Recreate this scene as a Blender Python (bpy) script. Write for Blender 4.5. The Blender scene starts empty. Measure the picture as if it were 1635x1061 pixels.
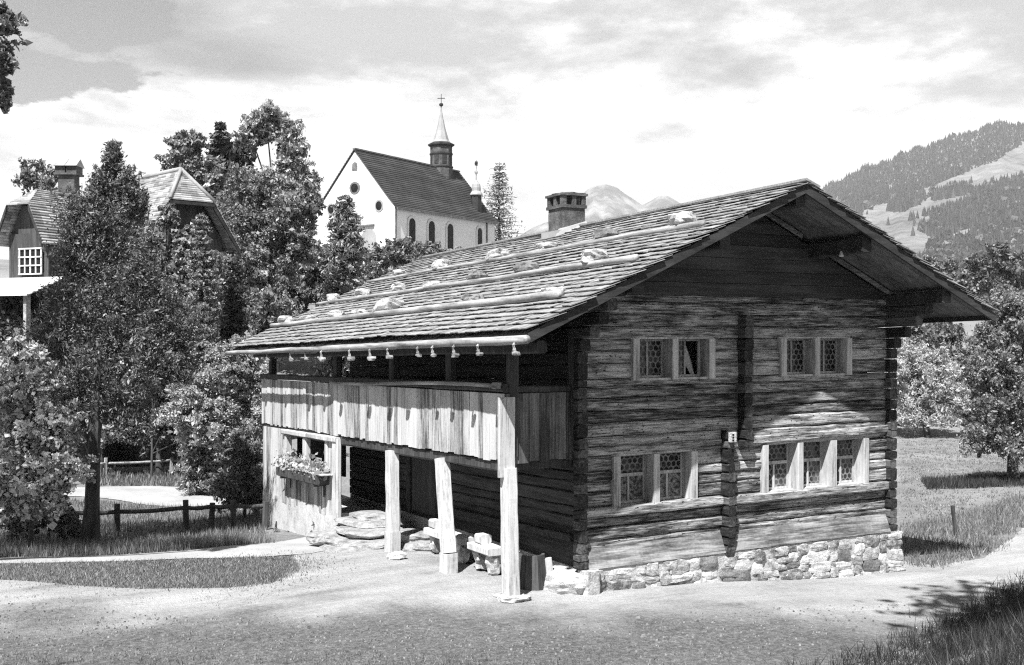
import bpy, math, random
import numpy as np
from mathutils import Vector, noise

random.seed(7)
rng = np.random.default_rng(11)
SC = bpy.context.scene
COL = SC.collection

# ------------------------------------------------------------------ camera
FPX, YAW = 1800.17, 0.5231
CS, SN = math.cos(YAW), math.sin(YAW)
CAM = np.array([-10.606, -15.955, 4.034])
cd = bpy.data.cameras.new('camera')
cd.sensor_width = 36.0
cd.lens = FPX / 1635.0 * 36.0
cd.clip_start = 0.1
cd.clip_end = 40000
cam = bpy.data.objects.new('camera', cd)
COL.objects.link(cam)
cam.location = CAM
cam.rotation_euler = (math.radians(90), 0, -YAW)
SC.camera = cam

# ------------------------------------------------------------------ sun, sky, exposure
TO_SUN = Vector((-1.88, -1.51, 3.54)).normalized()
sd = bpy.data.lights.new('sun', 'SUN')
sd.energy = 5.0
sd.angle = math.radians(0.55)
sd.color = (1.0, 1.0, 1.0)
sun = bpy.data.objects.new('sun', sd)
COL.objects.link(sun)
sun.rotation_euler = TO_SUN.to_track_quat('Z', 'Y').to_euler()
SC.view_settings.view_transform = 'Standard'
SC.view_settings.look = 'None'
SC.view_settings.exposure = 1.16
SC.view_settings.gamma = 1.0
SC.cycles.max_bounces = 5
SC.cycles.diffuse_bounces = 1
SC.cycles.glossy_bounces = 2
SC.cycles.transmission_bounces = 2
SC.cycles.transparent_max_bounces = 6
SC.cycles.volume_bounces = 0
SC.cycles.use_denoising = False                          # leave the fine grain, as on the print
SC.cycles.filter_width = 1.2
SC.cycles.sample_clamp_indirect = 3.0


class G:
    """tiny node-graph helper"""
    def __init__(s, tree):
        s.t = tree
        s.n = tree.nodes
        s.n.clear()

    def add(s, typ, **kw):
        nd = s.n.new(typ)
        for k, v in kw.items():
            setattr(nd, k, v)
        return nd

    def put(s, nd, sock, v):
        i = nd.inputs[sock]
        if hasattr(v, 'links') or hasattr(v, 'is_linked'):
            s.t.links.new(v, i)
        else:
            i.default_value = v

    def math(s, op, a, b=None, c=None, clamp=False):
        nd = s.add('ShaderNodeMath', operation=op, use_clamp=clamp)
        s.put(nd, 0, a)
        if b is not None:
            s.put(nd, 1, b)
        if c is not None:
            s.put(nd, 2, c)
        return nd.outputs[0]

    def vmath(s, op, a, b=None):
        nd = s.add('ShaderNodeVectorMath', operation=op)
        s.put(nd, 0, a)
        if b is not None:
            s.put(nd, 1, b)
        return nd.outputs['Value'] if op in ('DOT_PRODUCT', 'LENGTH', 'DISTANCE') else nd.outputs[0]

    def noise(s, vec, scale, detail=4, rough=0.55, dist=0.0):
        nd = s.add('ShaderNodeTexNoise')
        s.put(nd, 'Vector', vec)
        nd.inputs['Scale'].default_value = scale
        nd.inputs['Detail'].default_value = detail
        nd.inputs['Roughness'].default_value = rough
        nd.inputs['Distortion'].default_value = dist
        return nd.outputs['Fac']

    def scale(s, vec, sc):
        nd = s.add('ShaderNodeMapping')
        s.put(nd, 'Vector', vec)
        nd.inputs['Scale'].default_value = sc
        return nd.outputs[0]

    def ramp(s, fac, stops, interp='LINEAR'):
        nd = s.add('ShaderNodeValToRGB')
        s.put(nd, 0, fac)
        cr = nd.color_ramp
        cr.interpolation = interp
        while len(cr.elements) < len(stops):
            cr.elements.new(0.5)
        for e, (p, v) in zip(cr.elements, stops):
            e.position = p
            e.color = (v, v, v, 1)
        return nd.outputs[0]

    def mix(s, f, a, b):
        nd = s.add('ShaderNodeMix', data_type='FLOAT')
        s.put(nd, 0, f)
        s.put(nd, 2, a)
        s.put(nd, 3, b)
        return nd.outputs[0]

    def smooth(s, v, lo, hi, a=0.0, b=1.0):
        nd = s.add('ShaderNodeMapRange', interpolation_type='SMOOTHSTEP')
        s.put(nd, 0, v)
        for i, q in enumerate((lo, hi, a, b)):
            nd.inputs[i + 1].default_value = q
        return nd.outputs[0]


w = bpy.data.worlds.new('World')
SC.world = w
w.use_nodes = True
g = G(w.node_tree)
sky = g.add('ShaderNodeTexSky', sky_type='NISHITA')
sky.sun_disc = False
sky.sun_elevation = math.asin(TO_SUN.z)
sky.sun_rotation = math.atan2(TO_SUN.x, TO_SUN.y)
bw = g.add('ShaderNodeRGBToBW')
g.put(bw, 0, sky.outputs[0])
clear = g.math('MULTIPLY', bw.outputs[0], 0.2)
dirv = g.add('ShaderNodeTexCoord').outputs['Generated']
sep = g.add('ShaderNodeSeparateXYZ')
g.put(sep, 0, dirv)
zz = g.math('MAXIMUM', sep.outputs[2], 0.0)
den = g.math('ADD', zz, 0.16)
comb = g.add('ShaderNodeCombineXYZ')
g.put(comb, 0, g.math('DIVIDE', sep.outputs[0], den))
g.put(comb, 1, g.math('DIVIDE', sep.outputs[1], den))
pc = comb.outputs[0]
front = g.vmath('DOT_PRODUCT', dirv, (SN, CS, 0.0))
right = g.vmath('DOT_PRODUCT', dirv, (CS, -SN, 0.0))
big = g.noise(g.vmath('ADD', pc, (3.1, 7.7, 0.0)), 0.85, 9, 0.52, 0.25)
shade = g.noise(g.vmath('ADD', pc, (1.3, 2.2, 4.0)), 2.2, 10, 0.60, 0.1)
low = g.smooth(sep.outputs[2], 0.25, 0.13)              # thick bank of cloud towards the horizon
cover = g.math('ADD', big, g.math('MULTIPLY', low, 0.30))
cover = g.math('ADD', cover, g.math('MULTIPLY', g.smooth(right, -0.45, 0.35), 0.08))
cover = g.math('ADD', cover, g.smooth(front, 0.15, 0.9, -0.5, 0.045))
bk = Vector((0.42, -0.85, 0.42)).normalized()               # unseen cloud added behind the viewpoint, right, to brighten the front wall
cover = g.math('ADD', cover, g.smooth(g.vmath('DOT_PRODUCT', dirv, tuple(bk)), 0.62, 0.9, 0.0, 0.3))
gd = Vector((SN, CS, 0)) + Vector((CS, -SN, 0)) * ((100 - 817.5) / FPX) + Vector((0, 0, 1)) * ((530.5 - 5) / FPX)
gd.normalize()
gapv = g.math('ADD', g.vmath('DOT_PRODUCT', dirv, tuple(gd)), g.math('MULTIPLY', g.math('SUBTRACT', shade, 0.5), 0.035))
cover = g.math('SUBTRACT', cover, g.smooth(gapv, 0.9945, 1.0, 0.0, 0.34))   # a rift of clear sky
cov = g.smooth(cover, 0.43, 0.57)
cl = g.smooth(g.math('ADD', g.math('ADD', shade, g.smooth(g.vmath('DOT_PRODUCT', dirv, tuple(bk)), 0.62, 0.9, 0.0, 0.2)), g.math('MULTIPLY', low, 0.2)), 0.44, 0.65, 2.6, 7.4)
val = g.mix(cov, clear, cl)
bg = g.add('ShaderNodeBackground')
bg.inputs['Strength'].default_value = 0.1
g.put(bg, 'Color', val)
out = g.add('ShaderNodeOutputWorld')
w.node_tree.links.new(bg.outputs[0], out.inputs[0])


# ------------------------------------------------------------------ materials (a black and white photograph: neutral greys)
def base_mat(name):
    m = bpy.data.materials.new(name)
    m.use_nodes = True
    gg = G(m.node_tree)
    p = gg.add('ShaderNodeBsdfPrincipled')
    o = gg.add('ShaderNodeOutputMaterial')
    m.node_tree.links.new(p.outputs[0], o.inputs[0])
    co = gg.add('ShaderNodeTexCoord').outputs['Object']
    return m, gg, p, co


def bump(gg, p, h, strength, dist=0.02):
    b = gg.add('ShaderNodeBump')
    b.inputs['Strength'].default_value = strength
    b.inputs['Distance'].default_value = dist
    gg.put(b, 'Height', h)
    gg.t.links.new(b.outputs[0], p.inputs['Normal'])


def island(gg):
    return gg.add('ShaderNodeNewGeometry').outputs['Random Per Island']


def wood(name, axis, stops, grain=16.0, along=0.7, isl=0.25, bmp=0.5, blot=0.35, rough=0.75):
    m, gg, p, co = base_mat(name)
    sc = [grain] * 3
    sc[axis] = along
    v = gg.scale(co, sc)
    isr = island(gg) if isl > 0.06 else 0.5
    if isl > 0.06:
        off = gg.add('ShaderNodeCombineXYZ')
        for i in range(3):
            gg.put(off, i, gg.math('MULTIPLY', isr, 37.0 + 11 * i))
        v = gg.vmath('ADD', v, off.outputs[0])
    n1 = gg.noise(v, 1.0, 6, 0.68, 0.25)
    sc2 = [4.0] * 3
    sc2[axis] = 0.9
    n2 = gg.noise(gg.scale(co, sc2), 1.0, 4, 0.6)
    n3 = gg.noise(co, 22.0, 3, 0.6)
    f = gg.math('ADD', n1, gg.math('MULTIPLY', gg.math('SUBTRACT', n2, 0.5), blot * 2))
    if isl > 0.06:
        f = gg.math('ADD', f, gg.math('MULTIPLY', gg.math('SUBTRACT', isr, 0.5), isl))
    f = gg.math('ADD', f, gg.math('MULTIPLY', gg.math('SUBTRACT', n3, 0.5), 0.22))
    gg.put(p, 'Base Color', gg.ramp(f, stops))
    p.inputs['Roughness'].default_value = rough
    p.inputs['Specular IOR Level'].default_value = 0.25
    bump(gg, p, n1, bmp, 0.015)
    return m


def mottled(name, stops, s1=3.0, s2=25.0, bmp=0.4, dist=0.03, isl=0.0, rough=0.85):
    m, gg, p, co = base_mat(name)
    a = gg.noise(co, s1, 5, 0.6)
    b = gg.noise(co, s2, 4, 0.65)
    f = gg.math('ADD', gg.math('MULTIPLY', a, 0.6), gg.math('MULTIPLY', b, 0.4))
    if isl:
        f = gg.math('ADD', f, gg.math('MULTIPLY', gg.math('SUBTRACT', island(gg), 0.5), isl))
    gg.put(p, 'Base Color', gg.ramp(f, stops))
    p.inputs['Roughness'].default_value = rough
    p.inputs['Specular IOR Level'].default_value = 0.2
    bump(gg, p, b, bmp, dist)
    return m


def leaf_mat(name, lo, hi, trans=0.3, rough=0.5, spec=0.3):
    m = bpy.data.materials.new(name)
    m.use_nodes = True
    gg = G(m.node_tree)
    r = island(gg)
    col = gg.ramp(r, [(0.0, lo), (0.75, (lo + hi) / 2), (1.0, hi)])
    p = gg.add('ShaderNodeBsdfPrincipled')
    gg.put(p, 'Base Color', col)
    p.inputs['Roughness'].default_value = rough
    p.inputs['Specular IOR Level'].default_value = spec
    t = gg.add('ShaderNodeBsdfTranslucent')
    gg.put(t, 'Color', col)
    mx = gg.add('ShaderNodeMixShader')
    mx.inputs[0].default_value = trans
    m.node_tree.links.new(p.outputs[0], mx.inputs[1])
    m.node_tree.links.new(t.outputs[0], mx.inputs[2])
    o = gg.add('ShaderNodeOutputMaterial')
    m.node_tree.links.new(mx.outputs[0], o.inputs[0])
    return m


M = {}
m, gg, p, co = base_mat('weathered_log')
isr = island(gg)
off = gg.add('ShaderNodeCombineXYZ')
for i in range(3):
    gg.put(off, i, gg.math('MULTIPLY', isr, 37.0 + 11 * i))
cv = gg.vmath('ADD', co, off.outputs[0])
streak = gg.noise(gg.scale(cv, (1.9, 22, 30)), 1.0, 5, 0.65, 0.3)
fibre = gg.noise(gg.scale(cv, (5, 60, 70)), 1.0, 3, 0.7)
patch = gg.noise(gg.scale(cv, (1.3, 5, 6)), 1.0, 5, 0.62)
pits = gg.noise(gg.scale(cv, (14, 30, 30)), 1.0, 3, 0.6)
f = gg.math('ADD', gg.math('MULTIPLY', streak, 0.50), gg.math('ADD', gg.math('MULTIPLY', fibre, 0.26), gg.math('MULTIPLY', patch, 0.34)))
f = gg.math('ADD', f, gg.math('MULTIPLY', gg.math('SUBTRACT', isr, 0.5), 0.10))
f = gg.math('SUBTRACT', f, gg.smooth(pits, 0.60, 0.70, 0.0, 0.16))
gg.put(p, 'Base Color', gg.ramp(f, [(0.40, 0.01), (0.48, 0.06), (0.55, 0.22), (0.62, 0.48), (0.75, 0.66)]))
p.inputs['Roughness'].default_value = 0.8
p.inputs['Specular IOR Level'].default_value = 0.2
bump(gg, p, gg.math('ADD', gg.math('MULTIPLY', streak, .7), gg.math('MULTIPLY', fibre, .5)), 1.0, 0.02)
M['log'] = m
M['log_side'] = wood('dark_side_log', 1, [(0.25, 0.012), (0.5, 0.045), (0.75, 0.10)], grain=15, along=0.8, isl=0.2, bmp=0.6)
M['log_end'] = wood('log_end', 1, [(0.3, 0.012), (0.5, 0.04), (0.75, 0.16)], grain=24, along=3, isl=0.3, bmp=0.8)
M['dark_wood'] = wood('dark_wood', 0, [(0.2, 0.014), (0.5, 0.04), (0.8, 0.09)], grain=14, along=0.8, isl=0.25, bmp=0.4)
M['dark_vert'] = wood('dark_upright', 2, [(0.2, 0.02), (0.5, 0.06), (0.8, 0.12)], grain=16, along=0.8, isl=0.3, bmp=0.4)
M['soffit'] = wood('soffit_board', 0, [(0.2, 0.05), (0.5, 0.14), (0.8, 0.26)], grain=12, along=0.6, isl=0.3, bmp=0.3)
M['board'] = wood('pale_board', 2, [(0.24, 0.07), (0.38, 0.3), (0.52, 0.54), (0.8, 0.68)], grain=30, along=1.3, isl=0.34, bmp=0.5, blot=0.3)
M['post'] = wood('pale_post', 2, [(0.22, 0.14), (0.4, 0.45), (0.58, 0.66), (0.8, 0.75)], grain=22, along=1.2, isl=0.1, bmp=0.4, blot=0.2)
M['pale_x'] = wood('pale_beam', 0, [(0.25, 0.12), (0.45, 0.4), (0.65, 0.62)], grain=20, along=1.0, isl=0.1, bmp=0.5)
M['skirt'] = wood('skirting_board', 0, [(0.28, 0.04), (0.46, 0.15), (0.56, 0.26), (0.72, 0.42)], grain=20, along=1.4, isl=0.05, bmp=0.3)
M['frame'] = wood('window_frame', 2, [(0.25, 0.16), (0.45, 0.44), (0.7, 0.66)], grain=20, along=1.2, isl=0.1, bmp=0.25)
M['board_shade'] = wood('shaded_board', 2, [(0.24, 0.02), (0.45, 0.07), (0.6, 0.15), (0.8, 0.28)], grain=26, along=1.1, isl=0.3, bmp=0.5, blot=0.3)  # gallery return boards, their shade put into the wood colour
M['pole'] = wood('roof_pole', 1, [(0.22, 0.07), (0.45, 0.27), (0.7, 0.5)], grain=14, along=1.0, isl=0.1, bmp=0.5)
M['shingle'] = wood('shingle', 0, [(0.15, 0.08), (0.4, 0.21), (0.62, 0.35), (0.85, 0.5)], grain=22, along=3.0, isl=0.2, bmp=0.4, blot=0.25)
M['barge'] = wood('barge_board', 0, [(0.2, 0.015), (0.5, 0.04), (0.8, 0.08)], grain=14, along=1.0, isl=0.0, bmp=0.3)
M['stone'] = mottled('stone', [(0.34, 0.14), (0.48, 0.42), (0.64, 0.66)], 6, 26, 0.8, 0.03, isl=0.25)
M['slab'] = mottled('slab_stone', [(0.34, 0.12), (0.48, 0.32), (0.64, 0.5)], 5, 30, 0.8, 0.03)
M['pebble'] = mottled('pebble', [(0.3, 0.08), (0.5, 0.18), (0.7, 0.3)], 4, 22, 0.3, 0.01, isl=0.4)
M['roof_stone'] = mottled('lichened_stone', [(0.34, 0.12), (0.48, 0.42), (0.64, 0.66)], 7, 30, 0.8, 0.03)
M['stone_dark'] = mottled('dark_stone', [(0.3, 0.06), (0.5, 0.16), (0.7, 0.32)], 4, 22, 0.8, 0.03, isl=0.2)
M['mortar'] = mottled('mortar', [(0.3, 0.3), (0.5, 0.55), (0.7, 0.72)], 5, 40, 0.9, 0.03)
M['plaster'] = mottled('plaster', [(0.3, 0.55), (0.5, 0.76), (0.7, 0.82)], 1.2, 20, 0.15, 0.01)
M['limewash'] = mottled('limewash', [(0.3, 0.74), (0.5, 0.88), (0.7, 0.92)], 0.5, 6, 0.1, 0.01)
M['old_plaster'] = mottled('stained_plaster', [(0.3, 0.25), (0.5, 0.55), (0.7, 0.72)], 3, 20, 0.4, 0.02)
M['chim'] = mottled('sooty_masonry', [(0.3, 0.035), (0.5, 0.1), (0.7, 0.22)], 3, 22, 0.7, 0.03)
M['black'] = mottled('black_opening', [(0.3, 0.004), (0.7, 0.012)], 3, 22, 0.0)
M['roofslate'] = mottled('church_tile', [(0.3, 0.03), (0.5, 0.055), (0.7, 0.09)], 0.6, 14, 0.2, 0.02, isl=0.12)
M['tile'] = mottled('pale_tile', [(0.3, 0.14), (0.5, 0.32), (0.7, 0.5)], 0.9, 16, 0.3, 0.02, isl=0.35)
M['metal'] = mottled('pale_sheet_metal', [(0.3, 0.25), (0.5, 0.36), (0.7, 0.45)], 1, 9, 0.05, 0.01, rough=0.45)
M['bark'] = wood('bark', 2, [(0.25, 0.02), (0.5, 0.06), (0.75, 0.13)], grain=14, along=2.0, isl=0.0, bmp=1.0)
M['lace'] = mottled('lace_curtain', [(0.42, 0.03), (0.5, 0.16), (0.6, 0.4)], 14, 45, 0.0)
M['cloth'] = mottled('white_cloth', [(0.3, 0.5), (0.7, 0.7)], 3, 12, 0.05)
M['insul'] = mottled('white_ceramic', [(0.3, 0.7), (0.7, 0.8)], 3, 12, 0.0, rough=0.3)

m, gg, p, co = base_mat('leaded_bullseye_glass')
S = 1 / 0.115                                            # rounds of glass held in lead, in a honeycomb
wob = gg.add('ShaderNodeTexNoise')
gg.put(wob, 'Vector', co)
wob.inputs['Scale'].default_value = 5.0
v = gg.vmath('ADD', gg.scale(co, (S, S, S)), gg.vmath('MULTIPLY', wob.outputs['Color'], (0.5, 0, 0.5)))
sp = gg.add('ShaderNodeSeparateXYZ')
gg.put(sp, 0, v)


def hexd(ox, oz):
    ax = gg.math('SUBTRACT', gg.math('FRACT', gg.math('ADD', sp.outputs[0], ox)), 0.5)
    az = gg.math('MULTIPLY', gg.math('SUBTRACT', gg.math('FRACT', gg.math('ADD', gg.math('DIVIDE', sp.outputs[2], 1.732), oz)), 0.5), 1.732)
    return gg.math('SQRT', gg.math('ADD', gg.math('MULTIPLY', ax, ax), gg.math('MULTIPLY', az, az)))


dd = gg.math('MINIMUM', hexd(0, 0), hexd(0.5, 0.5))
lead = gg.smooth(dd, 0.36, 0.46)
gg.put(p, 'Base Color', gg.mix(lead, gg.ramp(gg.noise(co, 3.0, 3), [(0.35, 0.006), (0.52, 0.03), (0.68, 0.12)]), gg.ramp(gg.noise(co, 5, 2), [(0.3, 0.10), (0.7, 0.32)])))
gg.put(p, 'Roughness', gg.mix(lead, 0.18, 0.6))
p.inputs['Specular IOR Level'].default_value = 0.35
M['glass'] = m

m, gg, p, co = base_mat('dark_window_glass')
gg.put(p, 'Base Color', gg.ramp(gg.noise(co, 2, 2), [(0.3, 0.01), (0.7, 0.03)]))
p.inputs['Roughness'].default_value = 0.2
p.inputs['Specular IOR Level'].default_value = 0.1
M['darkglass'] = m

# leaves
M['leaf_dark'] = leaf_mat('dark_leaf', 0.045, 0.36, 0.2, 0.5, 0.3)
M['leaf_mid'] = leaf_mat('mid_leaf', 0.09, 0.56, 0.3, 0.45, 0.35)
M['leaf_light'] = leaf_mat('light_leaf', 0.2, 0.8, 0.3, 0.45, 0.4)
M['leaf_pale'] = leaf_mat('pale_willow_leaf', 0.4, 0.85, 0.35)
M['needle'] = leaf_mat('needle', 0.025, 0.15, 0.15)
M['needle_light'] = leaf_mat('light_needle', 0.1, 0.55, 0.2)
M['blossom'] = leaf_mat('pale_blossom', 0.5, 0.75, 0.3)
M['grass'] = leaf_mat('grass_blade', 0.10, 0.5, 0.4)
M['grass_tall'] = leaf_mat('tall_pale_grass', 0.14, 0.5, 0.35)
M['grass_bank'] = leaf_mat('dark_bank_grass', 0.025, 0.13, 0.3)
M['far_tree'] = leaf_mat('far_conifer', 0.02, 0.09, 0.0, 0.9, 0.0)
M['far_leaf'] = leaf_mat('far_broadleaf', 0.04, 0.2, 0.0, 0.9, 0.0)

m, gg, p, co = base_mat('meadow_turf')
a = gg.noise(co, 0.35, 5, 0.6)
b = gg.noise(co, 9.0, 5, 0.7)
c = gg.noise(co, 0.05, 3, 0.5)
f = gg.math('ADD', gg.math('ADD', gg.math('MULTIPLY', a, 0.35), gg.math('MULTIPLY', b, 0.45)), gg.math('MULTIPLY', c, 0.2))
gg.put(p, 'Base Color', gg.ramp(f, [(0.32, 0.10), (0.48, 0.23), (0.6, 0.34), (0.75, 0.45)]))
p.inputs['Roughness'].default_value = 1.0
p.inputs['Specular IOR Level'].default_value = 0.0
bump(gg, p, b, 1.0, 0.08)
M['turf'] = m

m, gg, p, co = base_mat('yard_gravel')
dep = gg.vmath('DOT_PRODUCT', co, (SN, CS, 0.0))          # along the yard, from the bank up to the house
lat = gg.vmath('DOT_PRODUCT', co, (CS, -SN, 0.0))
a = gg.noise(co, 0.5, 5, 0.6)
b = gg.noise(co, 11.0, 5, 0.72)
c = gg.noise(co, 38.0, 3, 0.7)
base_dep = float(SN * CAM[0] + CS * CAM[1])
dd = gg.math('SUBTRACT', dep, base_dep)
f = gg.math('ADD', dd, gg.math('MULTIPLY', gg.math('SUBTRACT', a, 0.5), 4.5))
worn = gg.smooth(f, 16.0, 19.0)                           # bare trodden earth by the house, grassy gravel by the bank
rut = gg.noise(gg.scale(gg.vmath('ADD', co, (0, 0, 0)), (0.35, 1.6, 1)), 1.0, 4, 0.6, 0.6)
fine = gg.math('ADD', gg.math('ADD', gg.math('MULTIPLY', b, 0.5), gg.math('MULTIPLY', c, 0.38)), gg.math('MULTIPLY', rut, 0.12))
rough_c = gg.ramp(fine, [(0.34, 0.05), (0.46, 0.13), (0.56, 0.22), (0.68, 0.45)])
worn_c = gg.ramp(gg.math('ADD', gg.math('ADD', gg.math('MULTIPLY', a, 0.35), gg.math('MULTIPLY', rut, 0.25)), gg.math('MULTIPLY', fine, 0.4)), [(0.34, 0.16), (0.46, 0.38), (0.56, 0.5), (0.66, 0.6)])
gg.put(p, 'Base Color', gg.mix(worn, rough_c, worn_c))
p.inputs['Roughness'].default_value = 1.0
p.inputs['Specular IOR Level'].default_value = 0.0
bump(gg, p, fine, 1.0, 0.09)
M['gravel'] = m
M['path'] = mottled('trodden_path', [(0.3, 0.3), (0.5, 0.4), (0.7, 0.5)], 1.0, 16, 0.5, 0.03)

m, gg, p, co = base_mat('mountain_pasture')
a = gg.noise(co, 0.004, 6, 0.6)
b = gg.noise(co, 0.03, 5, 0.65)
f = gg.math('ADD', gg.math('MULTIPLY', a, 0.5), gg.math('MULTIPLY', b, 0.5))
gg.put(p, 'Base Color', gg.ramp(f, [(0.35, 0.09), (0.5, 0.19), (0.66, 0.3)]))
p.inputs['Roughness'].default_value = 1.0
p.inputs['Specular IOR Level'].default_value = 0.0
M['pasture'] = m
m, gg, p, co = base_mat('mountain_rock')
a = gg.noise(gg.scale(co, (1, 1, 0.4)), 0.004, 7, 0.65)
gg.put(p, 'Base Color', gg.ramp(a, [(0.38, 0.04), (0.5, 0.1), (0.62, 0.4)]))
p.inputs['Roughness'].default_value = 1.0
p.inputs['Specular IOR Level'].default_value = 0.0
M['rock'] = m


# ------------------------------------------------------------------ mesh helpers
def tag(o, label=None, cat=None, group=None, kind=None):
    if label:
        o['label'] = label
    if cat:
        o['category'] = cat
    if group:
        o['group'] = group
    if kind:
        o['kind'] = kind
    return o


def thing(name, label, cat, loc=(0, 0, 0), group=None):
    o = bpy.data.objects.new(name, None)
    COL.objects.link(o)
    o.location = loc
    o.empty_display_size = 0.3
    return tag(o, label, cat, group)


def link(name, me, mat, parent=None):
    o = bpy.data.objects.new(name, me)
    me.materials.append(mat)
    COL.objects.link(o)
    if parent is not None:
        o.parent = parent
        o.matrix_parent_inverse.identity()
        pl = Vector(parent.location)
        q = parent.parent
        while q is not None:
            pl += Vector(q.location)
            q = q.parent
        o.location = -pl
    return o


TILT = 0.0288                                            # the old house has sunk towards its back


class MB:
    def __init__(s, tilt=False):
        s.v = []
        s.f = []
        s.tilt = tilt

    def add(s, vs, fs):
        k = len(s.v)
        s.v += [tuple(q) for q in vs]
        s.f += [tuple(i + k for i in f) for f in fs]

    def box(s, x0, x1, y0, y1, z0, z1):
        s.add([(x0, y0, z0), (x1, y0, z0), (x1, y1, z0), (x0, y1, z0), (x0, y0, z1), (x1, y0, z1), (x1, y1, z1), (x0, y1, z1)],
              [(0, 3, 2, 1), (4, 5, 6, 7), (0, 1, 5, 4), (1, 2, 6, 5), (2, 3, 7, 6), (3, 0, 4, 7)])

    def hexa(s, bot, top):
        s.add(list(bot) + list(top), [(0, 3, 2, 1), (4, 5, 6, 7), (0, 1, 5, 4), (1, 2, 6, 5), (2, 3, 7, 6), (3, 0, 4, 7)])

    def beam(s, a, b, wd, ht, up=(0, 0, 1), seg=0.2, rough=0.01, seed=0, taper=1.0, ch=0.18):
        """a hewn beam: chamfered section swept from a to b with an uneven surface"""
        a, b = Vector(a), Vector(b)
        d = b - a
        L = d.length
        d.normalize()
        up = Vector(up)
        sx = d.cross(up)
        if sx.length < 1e-4:
            sx = d.cross(Vector((1, 0, 0)))
        sx.normalize()
        up = sx.cross(d)
        n = max(1, int(L / seg))
        cw, chh = wd * ch, ht * ch
        c = min(cw, chh)
        prof = [(-wd / 2, -ht / 2 + c), (-wd / 2 + c, -ht / 2), (wd / 2 - c, -ht / 2), (wd / 2, -ht / 2 + c),
                (wd / 2, ht / 2 - c), (wd / 2 - c, ht / 2), (-wd / 2 + c, ht / 2), (-wd / 2, ht / 2 - c)]
        vs = []
        for i in range(n + 1):
            t = i / n
            k = 1 + (taper - 1) * t
            pt = a + d * (L * t)
            wob = (noise.noise(Vector((L * t * 0.7, seed * 3.7, 1.1))), noise.noise(Vector((L * t * 0.7, seed * 3.7, 9.1))))
            for j, (px, pz) in enumerate(prof):
                e = noise.noise(Vector((L * t * 2.6, seed * 5.1 + j * 0.9, 4.2)))
                vs.append(pt + sx * (px * k + rough * (wob[0] * 0.6 + e * (0.8 if px > 0 else -0.8))) + up * (pz * k + rough * (wob[1] * 0.6 + e * (0.5 if pz > 0 else -0.5))))
        fs = []
        for i in range(n):
            for j in range(8):
                q = (j + 1) % 8
                fs.append((i * 8 + j, i * 8 + q, (i + 1) * 8 + q, (i + 1) * 8 + j))
        fs.append(tuple(range(7, -1, -1)))
        fs.append(tuple(n * 8 + j for j in range(8)))
        s.add(vs, fs)

    def tube(s, pts, rad, n=8, wob=0.0, seed=0):
        pts = [Vector(q) for q in pts]
        if not hasattr(rad, '__len__'):
            rad = [rad] * len(pts)
        vs = []
        for i, pt in enumerate(pts):
            d = (pts[min(i + 1, len(pts) - 1)] - pts[max(i - 1, 0)]).normalized()
            x = d.cross(Vector((0.31, 0.2, 0.93)))
            if x.length < 1e-3:
                x = d.cross(Vector((1, 0, 0)))
            x.normalize()
            y = d.cross(x)
            for j in range(n):
                an = 2 * math.pi * j / n
                r = rad[i] * (1 + (wob * noise.noise(Vector((i * 0.9 + seed, j * 1.3, seed))) if wob else 0))
                vs.append(pt + (x * math.cos(an) + y * math.sin(an)) * r)
        fs = []
        for i in range(len(pts) - 1):
            for j in range(n):
                q = (j + 1) % n
                fs.append((i * n + j, i * n + q, (i + 1) * n + q, (i + 1) * n + j))
        fs.append(tuple(range(n - 1, -1, -1)))
        fs.append(tuple((len(pts) - 1) * n + j for j in range(n)))
        s.add(vs, fs)

    def lathe(s, c, prof, n=8, rot=0.0):
        vs, fs = [], []
        for r, z in prof:
            for j in range(n):
                an = 2 * math.pi * j / n + rot
                vs.append((c[0] + r * math.cos(an), c[1] + r * math.sin(an), c[2] + z))
        for i in range(len(prof) - 1):
            for j in range(n):
                q = (j + 1) % n
                fs.append((i * n + j, i * n + q, (i + 1) * n + q, (i + 1) * n + j))
        fs.append(tuple(range(n - 1, -1, -1)))
        fs.append(tuple((len(prof) - 1) * n + j for j in range(n)))
        s.add(vs, fs)

    def rock(s, c, r, seed, sub=2, flat=0.0, rough=0.3, yaw=0.0):
        """a lumpy stone from a subdivided cube"""
        n = 2 ** sub + 1
        ids, vs, fs = {}, [], []
        cy, sy = math.cos(yaw), math.sin(yaw)

        def vid(q):
            k = tuple(round(t, 4) for t in q)
            if k not in ids:
                v = Vector(q)
                u = v.normalized()
                v = u * 0.55 + v * 0.45
                v *= 1 + rough * noise.noise(u * 1.3 + Vector((seed * 3.3, seed, 0))) + rough * 0.5 * noise.noise(u * 3.1 + Vector((0, seed, seed * 2.1)))
                x, y, z = v.x * r[0], v.y * r[1], v.z * r[2]
                ids[k] = len(vs)
                vs.append((c[0] + x * cy - y * sy, c[1] + x * sy + y * cy, c[2] + z))
            return ids[k]
        for ax in range(3):
            for sg in (-1, 1):
                for i in range(n - 1):
                    for j in range(n - 1):
                        def P(a, b):
                            q = [0, 0, 0]
                            q[ax] = sg
                            q[(ax + 1) % 3] = -1 + 2 * a / (n - 1)
                            q[(ax + 2) % 3] = -1 + 2 * b / (n - 1)
                            return vid(q)
                        f = (P(i, j), P(i + 1, j), P(i + 1, j + 1), P(i, j + 1))
                        fs.append(f if sg > 0 else f[::-1])
        s.add(vs, fs)

    def build(s, name, mat, parent=None, smooth=False):
        me = bpy.data.meshes.new(name)
        vs = [(x, y, z - TILT * y) for x, y, z in s.v] if s.tilt else s.v
        me.from_pydata(vs, [], s.f)
        if smooth:
            me.polygons.foreach_set('use_smooth', [True] * len(me.polygons))
        me.update()
        return link(name, me, mat, parent)


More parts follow.
